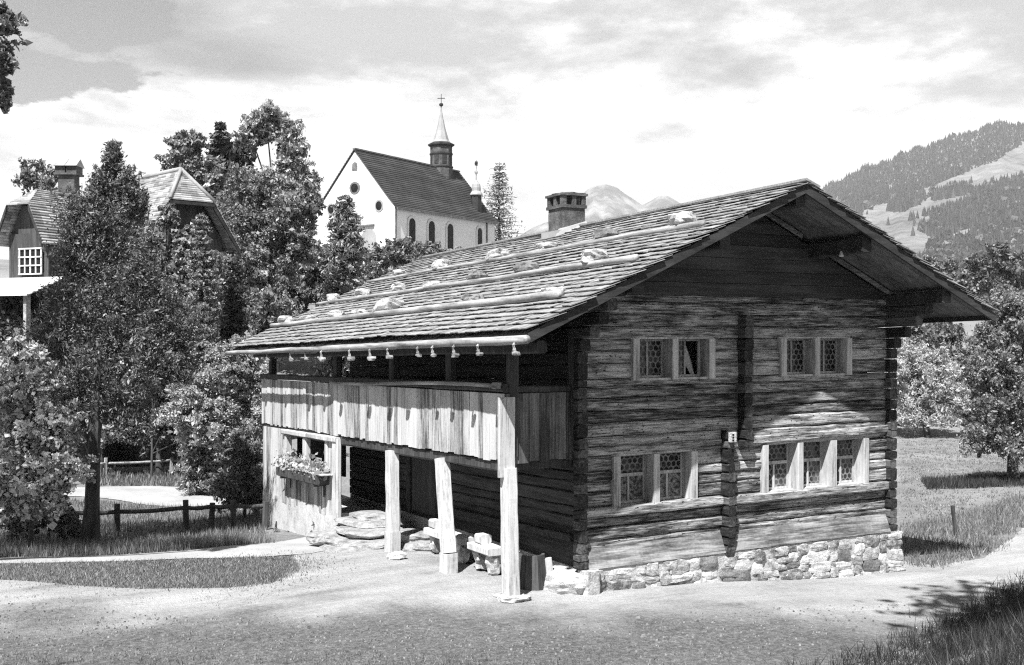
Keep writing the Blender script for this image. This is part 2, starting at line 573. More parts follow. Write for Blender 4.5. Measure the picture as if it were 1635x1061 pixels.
def quads_mesh(name, v, mat, parent=None, k=4):
    """v: (n, k, 3) array of separate faces"""
    n = len(v)
    me = bpy.data.meshes.new(name)
    me.vertices.add(n * k)
    me.vertices.foreach_set('co', np.ascontiguousarray(v, dtype=np.float32).ravel())
    me.loops.add(n * k)
    me.loops.foreach_set('vertex_index', np.arange(n * k, dtype=np.int32))
    me.polygons.add(n)
    me.polygons.foreach_set('loop_start', np.arange(0, n * k, k, dtype=np.int32))
    me.update(calc_edges=True)
    me.validate()
    return link(name, me, mat, parent)


def grid_mesh(name, P, mat, parent=None, smooth=True):
    """P: (a, b, 3)"""
    a, b = P.shape[:2]
    me = bpy.data.meshes.new(name)
    me.vertices.add(a * b)
    me.vertices.foreach_set('co', np.ascontiguousarray(P, dtype=np.float32).ravel())
    i, j = np.meshgrid(np.arange(a - 1), np.arange(b - 1), indexing='ij')
    q = np.stack([i * b + j, (i + 1) * b + j, (i + 1) * b + j + 1, i * b + j + 1], -1).reshape(-1, 4)
    me.loops.add(q.size)
    me.loops.foreach_set('vertex_index', q.ravel().astype(np.int32))
    me.polygons.add(len(q))
    me.polygons.foreach_set('loop_start', np.arange(0, q.size, 4, dtype=np.int32))
    if smooth:
        me.polygons.foreach_set('use_smooth', np.ones(len(q), dtype=bool))
    me.update(calc_edges=True)
    return link(name, me, mat, parent)


# ------------------------------------------------------------------ terrain (r to the right of, d ahead of the viewpoint)
def W2(r, d):
    return CAM[0] + r * CS + d * SN, CAM[1] - r * SN + d * CS


def RD(x, y):
    x, y = x - CAM[0], y - CAM[1]
    return x * CS - y * SN, x * SN + y * CS


CP = np.array([
    (1.2, 19.1, -.35), (4.5, 21, -.56), (7.7, 22.9, -.82), (0, 18.5, -.29), (-1.1, 20.2, -.24), (-2.4, 22.3, -.32), (-3.6, 24.0, -.5), (-6.3, 29.0, -1.0), (10.8, 27.4, -.98), (11.4, 25, -.9),
    (14, 24, -.85), (17.7, 39.7, -1.2), (24, 63, -1.6), (40, 63, -1.5), (8, 60, -1.6), (-9.8, 26, -.92), (-10.5, 23.2, -.62), (-5, 23, -.5), (0, 15, -.3),
    (-6.3, 15, -.36), (5, 15.5, -.4), (10, 19.5, -.7), (-8.4, 29.4, -1.1), (-11.5, 37.7, -1.4), (-12.9, 42.5, -1.5), (-20, 30, -1.0), (-20, 22, -.6),
    (-18, 46, -1.0), (-10, 50, -1.0), (0, 45, -1.4), (-5, 66, 2.2), (-14, 72, 4.0), (-9, 90, 8.3), (-3, 104, 8.6), (-14, 97, 8.5), (-25, 90, 7), (6, 100, 6), (-10, 120, 9),
    (30, 100, -1), (60, 100, 0), (20, 150, 0), (-60, 60, 2), (-60, 20, 0), (-60, 120, 12), (-20, 180, 12), (60, 30, -1), (60, -20, 4), (-60, -30, 3), (0, -30, 4), (90, 200, 2), (-120, 250, 20), (0, 300, 8), (200, 300, 4), (0, 0, -.2), (-10, 5, -.2), (12, 8, -.3)])


def _rbf():
    p = CP[:, :2]
    n = len(p)
    A = np.hypot(p[:, None, 0] - p[None, :, 0], p[:, None, 1] - p[None, :, 1])
    B = np.block([[A, np.ones((n, 1))], [np.ones((1, n)), np.zeros((1, 1))]])
    return np.linalg.solve(B, np.append(CP[:, 2], 0))


RW = _rbf()


def Hraw(r, d):
    r, d = np.asarray(r, float), np.asarray(d, float)
    sh = np.broadcast(r, d).shape
    r, d = np.broadcast_to(r, sh).ravel(), np.broadcast_to(d, sh).ravel()
    h = np.full(r.shape, RW[-1])
    for (a, b, _), wt in zip(CP, RW):
        h = h + wt * np.sqrt((r - a) ** 2 + (d - b) ** 2 + 0.6)
    far = np.clip((np.hypot(r, d) - 150) / 250, 0, 1)
    h = h * (1 - far) + 2.0 * far
    # the bank the viewpoint stands on
    line = np.where(r < 4.2, 13.3 + 0.1 * np.sin(r), 13.3 + (r - 4.2) * 1.28)
    s = line - d
    bank = np.clip(s, 0, None) * 0.26
    bank = 2.4 * (1 - np.exp(-bank / 1.6))
    h = h + bank
    h = h + 0.04 * np.sin(r * 1.1 + 2 * np.sin(d * .5)) * np.sin(d * .9 + 1.3) * np.clip((np.hypot(r, d) - 5) / 10, 0, 1)
    return h.reshape(sh)


def axis(lo, hi, step, far):
    core = list(np.arange(lo, hi + 1e-6, step))
    e, k = [], step
    x = hi
    while x < far:
        k *= 1.25
        x += k
        e.append(x)
    b, k = [], step
    x = lo
    while x > -far:
        k *= 1.25
        x -= k
        b.append(x)
    return np.array(b[::-1] + core + e)


AR, AD = axis(-32, 34, 0.4, 8500), axis(-2, 70, 0.4, 8500)
HG = Hraw(AR[:, None], AD[None, :])


def H(r, d):
    r, d = np.asarray(r, float), np.asarray(d, float)
    i = np.clip(np.searchsorted(AR, r) - 1, 0, len(AR) - 2)
    j = np.clip(np.searchsorted(AD, d) - 1, 0, len(AD) - 2)
    u = (r - AR[i]) / (AR[i + 1] - AR[i])
    v = (d - AD[j]) / (AD[j + 1] - AD[j])
    return HG[i, j] * (1 - u) * (1 - v) + HG[i + 1, j] * u * (1 - v) + HG[i, j + 1] * (1 - u) * v + HG[i + 1, j + 1] * u * v


def to3(r, d, dz=0.0):
    x, y = W2(r, d)
    return np.stack([x, y, H(r, d) + dz], -1)


def ground_at(px, py):
    """ground point (r, d) seen in that direction of the survey photograph"""
    d = 20.0
    for _ in range(60):
        z = float(H(d * (px - 817.5) / FPX, d))
        dn = (CAM[2] - z) / max((py - 530.5) / FPX, 1e-3)
        d = 0.5 * d + 0.5 * min(dn, 400)
    return d * (px - 817.5) / FPX, d


R_, D_ = np.meshgrid(AR, AD, indexing='ij')
x, y = W2(R_, D_)
ground = grid_mesh('ground', np.stack([x, y, HG], -1), M['turf'])
tag(ground, kind='structure')


def resample(pl, n):
    pl = np.array(pl, float)
    s = np.concatenate([[0], np.cumsum(np.hypot(*np.diff(pl, axis=0).T))])
    t = np.linspace(0, s[-1], n)
    return np.stack([np.interp(t, s, pl[:, 0]), np.interp(t, s, pl[:, 1])], -1)


def strip(name, pa, pb, n, mcount, mat, dz, jit=0.06, kind='structure'):
    """a sheet draped on the ground between two edge lines"""
    A = resample([ground_at(*q) for q in pa], n)
    B = resample([ground_at(*q) for q in pb], n)
    for E_, sd_ in ((A, 1.7), (B, 5.3)):
        for i in range(n):
            E_[i, 1] += jit * 2.5 * noise.noise(Vector((E_[i, 0] * 1.1, sd_, 0))) + jit * 1.5 * noise.noise(Vector((E_[i, 0] * 5, sd_, 3)))
    t = np.linspace(0, 1, mcount)[None, :, None]
    P = A[:, None, :] * (1 - t) + B[:, None, :] * t
    o = grid_mesh(name, to3(P[..., 0], P[..., 1], dz), mat)
    if kind:
        tag(o, kind=kind)
    return o


YARD_FAR = [(-160, 932), (0, 926), (100, 934), (230, 940), (380, 938), (430, 934), (455, 918), (462, 900), (470, 886), (500, 862), (560, 850), (640, 850), (900, 850), (1200, 855), (1445, 896), (1500, 902), (1570, 890), (1640, 838), (1760, 790)]
YARD_NEAR = [(-160, 1110), (0, 1110), (300, 1110), (700, 1105), (1000, 1105), (1250, 1085), (1400, 1052), (1500, 1008), (1600, 956), (1640, 934), (1760, 890)]
strip('gravel_yard', YARD_FAR, YARD_NEAR, 260, 60, M['gravel'], 0.012)
strip('footpath', [(-160, 896), (0, 893), (150, 888), (300, 880), (400, 870), (500, 856), (580, 846)], [(-160, 905), (0, 901), (150, 898), (300, 893), (410, 890), (500, 884), (600, 866)], 120, 5, M['path'], 0.02, 0.03)
strip('track', [(60, 778), (150, 778), (250, 776), (320, 780), (360, 790)], [(60, 792), (150, 793), (230, 806), (300, 812), (400, 815)], 60, 8, M['path'], 0.02, 0.08)
strip('track', [(100, 748), (250, 744), (330, 746), (400, 750)], [(100, 755), (250, 752), (330, 753), (400, 757)], 30, 3, M['path'], 0.02, 0.08)


def inside(px, py, poly):
    poly = np.array(poly)
    c = np.zeros(px.shape, bool)
    j = len(poly) - 1
    for i in range(len(poly)):
        xi, yi, xj, yj = *poly[i], *poly[j]
        c ^= ((yi > py) != (yj > py)) & (px < (xj - xi) * (py - yi) / (yj - yi + 1e-12) + xi)
        j = i
    return c


def region_points(poly_px, n):
    P = np.array([ground_at(*q) for q in poly_px])
    lo, hi = P.min(0), P.max(0)
    q = rng.uniform(lo, hi, (n * 3, 2))
    q = q[inside(q[:, 0], q[:, 1], P)]
    return q[:n]


def grass(name, pts, h0, h1, wd, mat, lean=0.5, clump=0.0):
    n = len(pts)
    if clump:
        k = max(1, n // 14)
        c = pts[rng.integers(0, n, k)]
        pts = c[rng.integers(0, k, n)] + rng.normal(0, clump, (n, 2)) * rng.uniform(.3, 1.6, (n, 1))
    b = to3(pts[:, 0], pts[:, 1], -0.01)
    a = rng.uniform(0, 2 * np.pi, n)
    u = np.stack([np.cos(a), np.sin(a), np.zeros(n)], -1)
    h = rng.uniform(h0, h1, n)
    la = rng.uniform(0, 2 * np.pi, n)
    ln = np.stack([np.cos(la), np.sin(la), np.zeros(n)], -1) * (h * rng.uniform(0, lean, n))[:, None]
    t = b + ln + np.array([0, 0, 1.0]) * h[:, None]
    w_ = wd * rng.uniform(0.6, 1.4, n)[:, None]
    v = np.stack([b - u * w_ / 2, b + u * w_ / 2, t], 1)
    return tag(quads_mesh(name, v, mat, None, 3), kind='stuff')


# ------------------------------------------------------------------ the old timber house
house = thing('timber_house', 'old dark log farmhouse with long shingle roof, pale boarded gallery and leaded windows', 'house')
KL, KR = 0.4608, 0.4379
RX, RZ = 3.62, 6.585
EL, ER = -2.0, 8.69
YF, YB = -1.52, 13.9
WH = 7.5


def roof_z(x):
    return RZ - (RX - x) * KL if x < RX else RZ - (x - RX) * KR


# front log wall with window openings
OPEN = [(0.99, 2.83, 3.23, 3.92), (4.43, 6.30, 3.23, 3.92), (0.58, 2.42, 1.04, 1.90), (3.97, 6.77, 1.04, 1.93)]
mb = MB(True)
zc = [0.30]
random.seed(3)
while zc[-1] < 4.70:
    zc.append(zc[-1] + random.uniform(0.17, 0.235))
marks = sorted(set([1.04, 1.915, 3.23, 3.92, 4.72]))
for mk in marks:
    i = min(range(len(zc)), key=lambda q: abs(zc[q] - mk))
    zc[i] = mk
zc = sorted(zc)
zc = [q for i, q in enumerate(zc) if i == 0 or q - zc[i - 1] > 0.07]
if zc[-1] > 4.73:
    zc = zc[:-1]
for i in range(len(zc) - 1):
    z0, z1 = zc[i], zc[i + 1]
    zm = (z0 + z1) / 2
    cuts = [(-0.0, WH)]
    for (a, b, c, d) in OPEN:
        if c < zm < d:
            new = []
            for (p0, p1) in cuts:
                if a < p1 and b > p0:
                    if a > p0:
                        new.append((p0, a))
                    if b < p1:
                        new.append((b, p1))
                else:
                    new.append((p0, p1))
            cuts = new
    spans = []
    for (p0, p1) in cuts:
        if p1 - p0 > 3.2 and p0 < 3.2 < p1 and random.random() < 0.5:
            spans += [(p0, 3.4), (3.4, p1)]
        else:
            spans.append((p0, p1))
    for k, (p0, p1) in enumerate(spans):
        yo = random.uniform(-0.028, 0.02)
        mb.beam((p0, 0.09 + yo, zm), (p1, 0.09 + yo, zm), 0.18, z1 - z0 - 0.009, seg=0.11, rough=0.016, seed=i * 3 + k, ch=0.21)
mb.build('log_wall', M['log'], house)
# side and back log walls
mb = MB(True)
for i in range(len(zc) - 1):
    z0, z1 = zc[i], zc[i + 1]
    mb.beam((0.09, 0.2, (z0 + z1) / 2), (0.09, 10.5, (z0 + z1) / 2), 0.18, z1 - z0 - 0.008, seg=0.35, rough=0.02, seed=i + 60, ch=0.16)
    mb.beam((WH - 0.09, 0.2, (z0 + z1) / 2), (WH - 0.09, 10.5, (z0 + z1) / 2), 0.18, z1 - z0 - 0.008, seg=0.5, rough=0.02, seed=i + 90, ch=0.16)
    mb.beam((0.0, 10.5, (z0 + z1) / 2), (WH, 10.5, (z0 + z1) / 2), 0.18, z1 - z0 - 0.008, seg=0.7, rough=0.02, seed=i + 120, ch=0.16)
mb.box(0.02, 0.16, 0.2, 10.4, -0.05, 0.32)
mb.box(WH - 0.16, WH - 0.02, 0.2, 10.4, -0.05, 0.32)
mb.build('side_log_wall', M['log_side'], house)

# protruding log ends: both corners and the two partition walls
random.seed(5)


def ends(name, x, zs, wd, pro, mat, seed):
    b = MB(True)
    for i in range(len(zs) - 1):
        z0, z1 = zs[i], zs[i + 1]
        pr = pro((z0 + z1) / 2) + random.uniform(-0.03, 0.03) * (1 if 1 < x < 6 else .4)
        b.beam((x + random.uniform(-0.012, 0.012), 0.02, (z0 + z1) / 2), (x, -pr, (z0 + z1) / 2), wd * (random.uniform(0.9, 1.08) if 1 < x < 6 else random.uniform(.97, 1.02)), z1 - z0 - 0.012, seg=0.06, rough=0.014, seed=seed + i, ch=0.16)
    return b.build(name, mat, house)


def corbel(z):
    return 0.12 if z < 3.75 else 0.14 + (z - 3.75) / 0.95 * 1.15


zs_low = [0.04, 0.17] + zc
ends('corner_log_ends', -0.10, zs_low, 0.20, corbel, M['log_end'], 200)
ends('corner_log_ends', WH - 0.10, zs_low, 0.20, corbel, M['log_end'], 300)
ends('partition_log_ends', 3.5, [q for q in zc if 1.85 < q < 4.5], 0.19, lambda z: 0.2, M['log_end'], 400)
ends('partition_log_ends', 3.09, [-0.06, 0.15] + [q for q in zc if q < 2.25], 0.18, lambda z: 0.2, M['log_end'], 500)
# small white plaque on the lower partition
b = MB(True)
b.box(3.02, 3.15, -0.26, -0.19, 2.04, 2.22)
pl = b.build('plaque', M['mortar'], house)
b = MB(True)
for k in range(3):
    b.box(3.05, 3.09, -0.266, -0.258, 2.06 + k * 0.05, 2.09 + k * 0.05)
b.build('slot', M['black'], pl)

# sill beams, ledge above the right window, sloping skirting boards
b = MB(True)
b.beam((0.0, -0.02, 0.95), (2.98, -0.02, 0.97), 0.16, 0.17, seg=0.15, rough=0.012, seed=1)
b.build('sill_beam', M['log'], house)
b = MB(True)
b.beam((3.22, -0.02, 0.955), (WH - 0.02, -0.02, 0.945), 0.16, 0.17, seg=0.15, rough=0.012, seed=2)
b.build('sill_beam', M['log'], house)
b = MB(True)
b.beam((3.6, -0.015, 2.03), (WH - 0.1, -0.015, 2.1), 0.12, 0.15, seg=0.12, rough=0.02, seed=8)
b.build('drip_beam', M['log'], house)
b = MB(True)
b.beam((0.0, -0.005, 2.0), (2.98, -0.005, 2.02), 0.1, 0.13, seg=0.12, rough=0.02, seed=9)
b.build('drip_beam', M['log'], house)
for (x0, x1, zt, zb) in ((0.02, 2.99, 0.37, 0.03), (3.19, WH - 0.22, 0.38, 0.04)):
    b = MB(True)
    n = 24
    for i in range(n):
        a, c = x0 + (x1 - x0) * i / n, x0 + (x1 - x0) * (i + 1) / n
        z0a, z1a = zt + 0.012 * noise.noise(Vector((a * 2, 3, 0))), zt + 0.012 * noise.noise(Vector((c * 2, 3, 0)))
        b.hexa([(a, -0.16, zb), (c, -0.16, zb), (c, -0.13, zb), (a, -0.13, zb)], [(a, -0.015, z0a), (c, -0.015, z1a), (c, 0.02, z1a), (a, 0.02, z0a)])
    b.build('skirting_board', M['skirt'], house)

# dark boarded gable over the logs
b = MB(True)
z = 4.70
k = 0
while z < 6.4:
    h = 0.235
    xl = max(0.1, RX - (RZ - 0.22 - z) / KL)
    xr = min(WH - 0.1, RX + (RZ - 0.22 - z) / KR)
    xl2 = max(0.1, RX - (RZ - 0.22 - z - h) / KL)
    xr2 = min(WH - 0.1, RX + (RZ - 0.22 - z - h) / KR)
    if xr2 - xl2 < 0.1:
        xl2 = xr2 = RX
        xl2 -= 0.02
        xr2 += 0.02
        h = max(0.02, RZ - 0.24 - z)
    yo = -0.05 - 0.012 * (k % 2)
    b.hexa([(xl, yo, z), (xr, yo, z), (xr, 0.05, z), (xl, 0.05, z)], [(xl2, yo, z + h - 0.008), (xr2, yo, z + h - 0.008), (xr2, 0.05, z + h - 0.008), (xl2, 0.05, z + h - 0.008)])
    z += h
    k += 1
b.build('gable_boards', M['dark_wood'], house)
b = MB(True)                                             # back gable, closed
b.hexa([(0, 10.45, 4.65), (WH, 10.45, 4.65), (WH, 10.6, 4.65), (0, 10.6, 4.65)], [(RX - .1, 10.45, 6.35), (RX + .1, 10.45, 6.35), (RX + .1, 10.6, 6.35), (RX - .1, 10.6, 6.35)])
b.build('gable_boards', M['dark_wood'], house)

# rubble foundation
random.seed(9)
b = MB(False)
x = 0.05


def gz(x, y):
    return float(H(*RD(x, y)))


b.box(-0.02, WH + 0.05, -0.135, 0.3, -1.3, 0.03)
b.box(-0.02, 0.3, 0.0, 10.5, -1.6, -0.0)
b.box(WH - 0.3, WH + 0.06, 0.0, 10.5, -1.9, -0.0)
b.build('foundation', M['mortar'], house)
b = MB(False)
row = 0
while x < WH + 0.02:
    wdt = random.uniform(0.22, 0.55)
    zz_ = 0.01
    bot = gz(x, -0.2) - 0.1
    while zz_ > bot:
        hh = random.uniform(0.13, 0.26)
        ww = wdt * random.uniform(0.75, 1.2)
        dark = random.random() < (0.16 if x < 3.2 else 0.12)
        tgt = MB(False) if dark else b
        tgt.rock((x + wdt / 2 + random.uniform(-.07, .07), -0.085 - random.uniform(0, 0.04), zz_ - hh / 2), (ww / 2 * 1.05, 0.075, hh / 2 * 1.08), random.random() * 50, 2, rough=0.3)
        if dark:
            tgt.build('dark_rubble', M['stone_dark'], house)
        zz_ -= hh * 0.95
    x += wdt * 0.92
b.build('rubble_stones', M['stone'], house)
b = MB(False)                                            # squared block under the corner post
b.beam((0.02, -0.13, gz(0, -.2) - 0.15), (0.02, -0.13, 0.03), 0.34, 0.3, up=(0, 1, 0), rough=0.02, seed=4)
b.build('corner_block', M['stone'], house)


# windows
def window(x0, x1, z0, z1, n, low):
    rec = 0.25
    f = MB(True)
    f.box(x0 - 0.01, x1 + 0.01, 0.0, 0.12, z1 + 0.001, z1 + 0.03)
    f.box(x0 + 0.02, x1 - 0.02, -0.02, 0.1, z0 - 0.035, z0 + 0.003)
    f.box(x0 + 0.02, x1 - 0.02, 0.1, 0.26, z0 - 0.035, z0 + 0.001)
    fr = f.build('window', M['frame'], house)
    pw = 0.145
    lights = []
    wl = (x1 - x0 - pw * (n + 1)) / n
    for i in range(n + 1):
        a = x0 + i * (wl + pw)
        f = MB(True)
        f.beam((a + pw / 2, 0.085, z0 - 0.03), (a + pw / 2, 0.085, z1 + 0.0), 0.3, pw, up=(1, 0, 0), seg=0.2, rough=0.004, seed=i, ch=0.06)
        f.build('jamb', M['frame'], fr)
        if i < n:
            lights.append((a + pw, a + pw + wl))
    if low:
        fr['label'] = 'low leaded window of %s lights with pale posts' % ('two' if n == 2 else 'three')
    for li, (a, c) in enumerate(lights):
        tz = z0 + (z1 - z0) * 0.58
        y0, y1 = rec - 0.045, rec
        t = 0.035
        s = MB(True)
        s.box(a, c, y0, y1, z0 + 0.006, z0 + 0.006 + t * 1.2)
        s.box(a, c, y0, y1, z1 - t, z1)
        s.box(a, a + t, y0, y1, z0 + t * 1.2 + 0.008, z1 - t - 0.002)
        s.box(c - t, c, y0, y1, z0 + t * 1.2 + 0.008, z1 - t - 0.002)
        mid = (a + c) / 2
        if low:
            s.box(a + t, c - t, y0 - 0.012, y1, tz - 0.03, tz + 0.03)
            s.box(mid - 0.02, mid + 0.02, y0 - 0.002, y1 - 0.004, z0 + t, tz - 0.032)
        else:
            s.box(mid - 0.018, mid + 0.018, y0 - 0.002, y1 - 0.004, z0 + t * 1.2 + 0.01, z1 - t - 0.003)
        s.build('sash', M['frame'], fr)
    for li, (a, c) in enumerate(lights):
        mid = (a + c) / 2
        q = MB(True)
        q.box(a, c, rec - 0.022, rec - 0.016, z0 + 0.01, z1)
        gap = None
        if not low and x0 < 3 and li == 1:
            gap = (mid + 0.02, c - 0.035)
        if low and n == 3 and li == 2:
            gap = (a + 0.035, mid - 0.02)
        if gap:
            q = MB(True)
            if gap[0] > mid:
                q.box(a, mid, rec - 0.022, rec - 0.016, z0 + 0.01, z1)
            else:
                q.box(mid, c, rec - 0.022, rec - 0.016, z0 + 0.01, z1)
                q.box(a, mid - 0.002, rec - 0.022, rec - 0.016, z0 + (z1 - z0) * 0.58, z1)
            d_ = MB(True)
            d_.box(gap[0] - 0.01, gap[1] + 0.02, rec + 0.12, rec + 0.15, z0, z1)
            d_.build('opening', M['black'], fr)
        q.build('pane', M['glass'], fr)
        if low and n == 2:
            q = MB(True)
            tz = z0 + (z1 - z0) * 0.58
            q.box(a + 0.03, c - 0.03, rec - 0.0245, rec - 0.0225, z0 + 0.04, tz - 0.04)
            q.build('curtain', M['lace'], fr)
    if not low and x0 < 3:                               # curtain blown in the open casement
        a, c = lights[1]
        mid = (a + c) / 2
        q = MB(True)
        n_ = 14
        vs = []
        for i in range(n_ + 1):
            t = i / n_
            z = z1 - 0.05 - (z1 - z0 - 0.08) * t
            xx = mid + 0.06 + 0.22 * t ** 1.3
            ww = 0.05 + 0.05 * math.sin(math.pi * t)
            vs += [(xx - ww, rec + 0.06, z), (xx, rec + 0.02, z), (xx + ww * 0.7, rec + 0.07, z)]
        q.add(vs, [f for i in range(n_) for f in ((i * 3, i * 3 + 1, i * 3 + 4, i * 3 + 3), (i * 3 + 1, i * 3 + 2, i * 3 + 5, i * 3 + 4))])
        q.build('curtain', M['cloth'], fr)
    return fr


wins = [window(0.99, 2.83, 3.23, 3.92, 2, False), window(4.43, 6.30, 3.23, 3.92, 2, False), window(0.58, 2.42, 1.04, 1.90, 2, True), window(3.97, 6.77, 1.04, 1.93, 3, True)]
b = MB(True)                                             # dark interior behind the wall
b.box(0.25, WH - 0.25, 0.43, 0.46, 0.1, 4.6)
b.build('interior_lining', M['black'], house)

# ---- roof: shingle courses, deck, soffit boards, barge boards, purlins
random.seed(21)
b = MB(True)
for side in (0, 1):
    k = KL if side == 0 else KR
    x_e = EL if side == 0 else ER
    run = abs(RX - x_e)
    L = run * math.hypot(1, k)
    ux, uz = (x_e - RX) / L, -k * run / L                # down-slope direction
    nx, nz = -uz * (1 if ux > 0 else -1) * (1 if ux > 0 else 1), abs(ux)
    nx = -uz * (ux / abs(ux))
    expo = 0.205
    nc = int(L / expo)
    expo = L / nc
    for ci in range(nc + 1):
        s1 = expo * (ci + 1) + 0.02
        if ci == nc:
            continue
        y = YF - random.uniform(0, 0.06)
        phase = random.random() * 10
        while y < YB:
            wd_ = random.uniform(0.11, 0.27)
            y2 = min(y + wd_, YB + random.uniform(-0.02, 0.06))
            low_ = s1 + random.uniform(-0.015, 0.014) + 0.03 * noise.noise(Vector((y * 0.5, ci, phase)))
            up_ = max(0.0, low_ - 0.52)
            th = random.uniform(0.012, 0.018)
            lift = 0.068 + random.uniform(-0.006, 0.008) + 0.008 * noise.noise(Vector((y * 0.9, ci * 0.7, 2)))
            sag = 0.035 * noise.noise(Vector((y * 0.22, ci * 0.12, side * 5 + .3)))
            tw = random.uniform(-0.005, 0.005)

            def P(s_, yy, o):
                return (RX + ux * s_ + nx * (o + sag), yy, RZ + uz * s_ + nz * (o + sag))
            g_ = 0.006
            bot = [P(up_, y, 0.0), P(low_, y, lift - tw), P(low_, y2 - g_, lift + tw), P(up_, y2 - g_, 0.0)]
            top = [P(up_, y, th * 0.6), P(low_, y, lift + th - tw), P(low_, y2 - g_, lift + th + tw), P(up_, y2 - g_, th * 0.6)]
            b.hexa(bot, top)
            y = y2
# ridge boards
b.hexa([(RX - 0.02, YF - .04, RZ + .05), (RX + 0.30, YF - .04, RZ - 0.07), (RX + 0.30, YB + .04, RZ - 0.07), (RX - 0.02, YB + .04, RZ + 0.05)],
       [(RX - 0.02, YF - .04, RZ + .09), (RX + 0.31, YF - .04, RZ - 0.03), (RX + 0.31, YB + .04, RZ - 0.03), (RX - 0.02, YB + .04, RZ + .09)])
roof = b.build('roof', M['shingle'], house)
b = MB(True)                                             # soffit boards running down the slope, seen under the overhangs
y = YF + 0.05
while y < YB - 0.05:
    wd_ = random.uniform(0.18, 0.28)
    y2 = min(y + wd_, YB - 0.05)
    for (xe, kk) in ((EL + 0.05, KL), (ER - 0.05, KR)):
        o = random.uniform(0, 0.012)
        za, zb_ = RZ - 0.03, RZ - 0.03 - abs(RX - xe) * kk
        sg = -1 if xe < RX else 1
        b.hexa([(RX + sg * .005, y, za - .03 - o), (xe, y, zb_ - .03 - o), (xe, y2 - .006, zb_ - .03 - o), (RX + sg * .005, y2 - .006, za - .03 - o)],
               [(RX + sg * .005, y, za), (xe, y, zb_), (xe, y2 - .006, zb_), (RX + sg * .005, y2 - .006, za)])
    y = y2
b.build('soffit', M['soffit'], house)
for (xe, kk, yy) in ((EL, KL, YF), (ER, KR, YF), (EL, KL, YB), (ER, KR, YB)):
    b = MB(True)
    sg = -1 if xe < RX else 1
    n = 20
    y0, y1 = (yy + 0.0, yy + 0.045)
    for i in range(n):
        xa, xb = RX + (xe - RX) * i / n + (sg * 0.002 if i == 0 else 0), RX + (xe - RX) * (i + 1) / n
        za, zb_ = RZ - abs(RX - xa) * kk, RZ - abs(RX - xb) * kk
        b.hexa([(xa, y0, za - .17), (xb, y0, zb_ - .17), (xb, y1, zb_ - .17), (xa, y1, za - .17)], [(xa, y0, za - .012), (xb, y0, zb_ - .012), (xb, y1, zb_ - .012), (xa, y1, za - .012)])
    b.build('barge_board', M['barge'], house)
for (px_, wd_, ht_) in ((RX, 0.22, 0.26), (5.25, 0.24, 0.28), (1.9, 0.22, 0.26), (0.1, 0.22, 0.22), (WH - 0.1, 0.24, 0.24)):
    zt = roof_z(px_) - 0.075 - 0.5 * wd_ * 0.45
    b = MB(True)
    b.beam((px_, YF + 0.12, zt - ht_ / 2), (px_, 0.3, zt - ht_ / 2), wd_, ht_, seg=0.3, rough=0.012, seed=int(px_ * 10), ch=0.08)
    b.build('purlin', M['dark_wood'], house)
    b = MB(True)
    b.beam((px_, 10.3, zt - ht_ / 2), (px_, YB - 0.12, zt - ht_ / 2), wd_, ht_, seg=0.4, rough=0.012, seed=int(px_ * 10), ch=0.08)
    b.build('purlin', M['dark_wood'], house)
for (xa, xb) in ((RX + .25, 4.95), (5.5, WH - .05)):       # added pale strip, its colour carrying the lit edge where gable meets soffit
    b = MB(True)
    za, zb_ = roof_z(xa) - .1, roof_z(xb) - .1
    b.hexa([(xa, -.10, za - .07), (xb, -.10, zb_ - .07), (xb, -.04, zb_ - .07), (xa, -.04, za - .07)], [(xa, -.10, za), (xb, -.10, zb_), (xb, -.04, zb_), (xa, -.04, za)])
    b.build('lit_edge_strip', M['skirt'], house)
b = MB(True)                                             # eaves fascia
b.box(EL + 0.0, EL + 0.04, YF + .06, 9.2, roof_z(EL) - 0.2, roof_z(EL) - 0.01)
b.box(EL + 0.0, EL + 0.04, 9.2, YB - .06, roof_z(EL) - 0.1, roof_z(EL) - 0.01)
b.build('fascia', M['barge'], house)
b = MB(True)
b.box(ER - 0.09, ER - 0.03, YF + .06, YB - .06, roof_z(ER) - 0.13, roof_z(ER) - 0.04)
b.build('fascia', M['barge'], house)
for (ix, iz) in ((5.12, 5.42), (7.55, 4.38)):
    b = MB(True)
    b.lathe((ix, -0.9, iz), [(0.012, 0.1), (0.02, 0.09), (0.03, 0.05), (0.045, 0.02), (0.05, 0.0), (0.02, -0.01)], 10)
    b.build('insulator', M['insul'], house, True)

# wooden gutter pole on its hooks under the left eave
b = MB(True)
gp = [((-2.06 if yy < 7.5 else -2.13) + 0.02 * noise.noise(Vector((yy * .4, 1, 0))), yy, 3.885 + 0.02 * noise.noise(Vector((yy * .5, 7, 0)))) for yy in np.arange(YF - 0.05, 14.3, 0.4)]
b.tube(gp, [0.07 if q[1] < 7 else 0.055 for q in gp], 10, 0.15, 2)
gut = b.build('gutter', M['pole'], house, True)
random.seed(4)
for i, yy in enumerate([-1.3, -0.15, 0.7, 1.5, 2.1, 3.4, 4.25, 5.3, 6.9, 7.9, 8.9, 10.6, 12.2]):
    h = MB(True)
    s_ = random.uniform(0.7, 1.25)
    h.tube([(-2.05, yy, 3.92), (-2.13, yy, 3.81), (-2.11, yy + .01, 3.79 - .06 * s_), (-2.09, yy, 3.75 - .09 * s_)], [0.022, 0.024, 0.03, 0.02], 6)
    h.rock((-2.10, yy - 0.03 * s_, 3.74 - .07 * s_), (0.055 * s_, 0.085 * s_, 0.04 * s_), i * 1.7, 1)
    h.build('gutter_hook', M['pole'], gut)

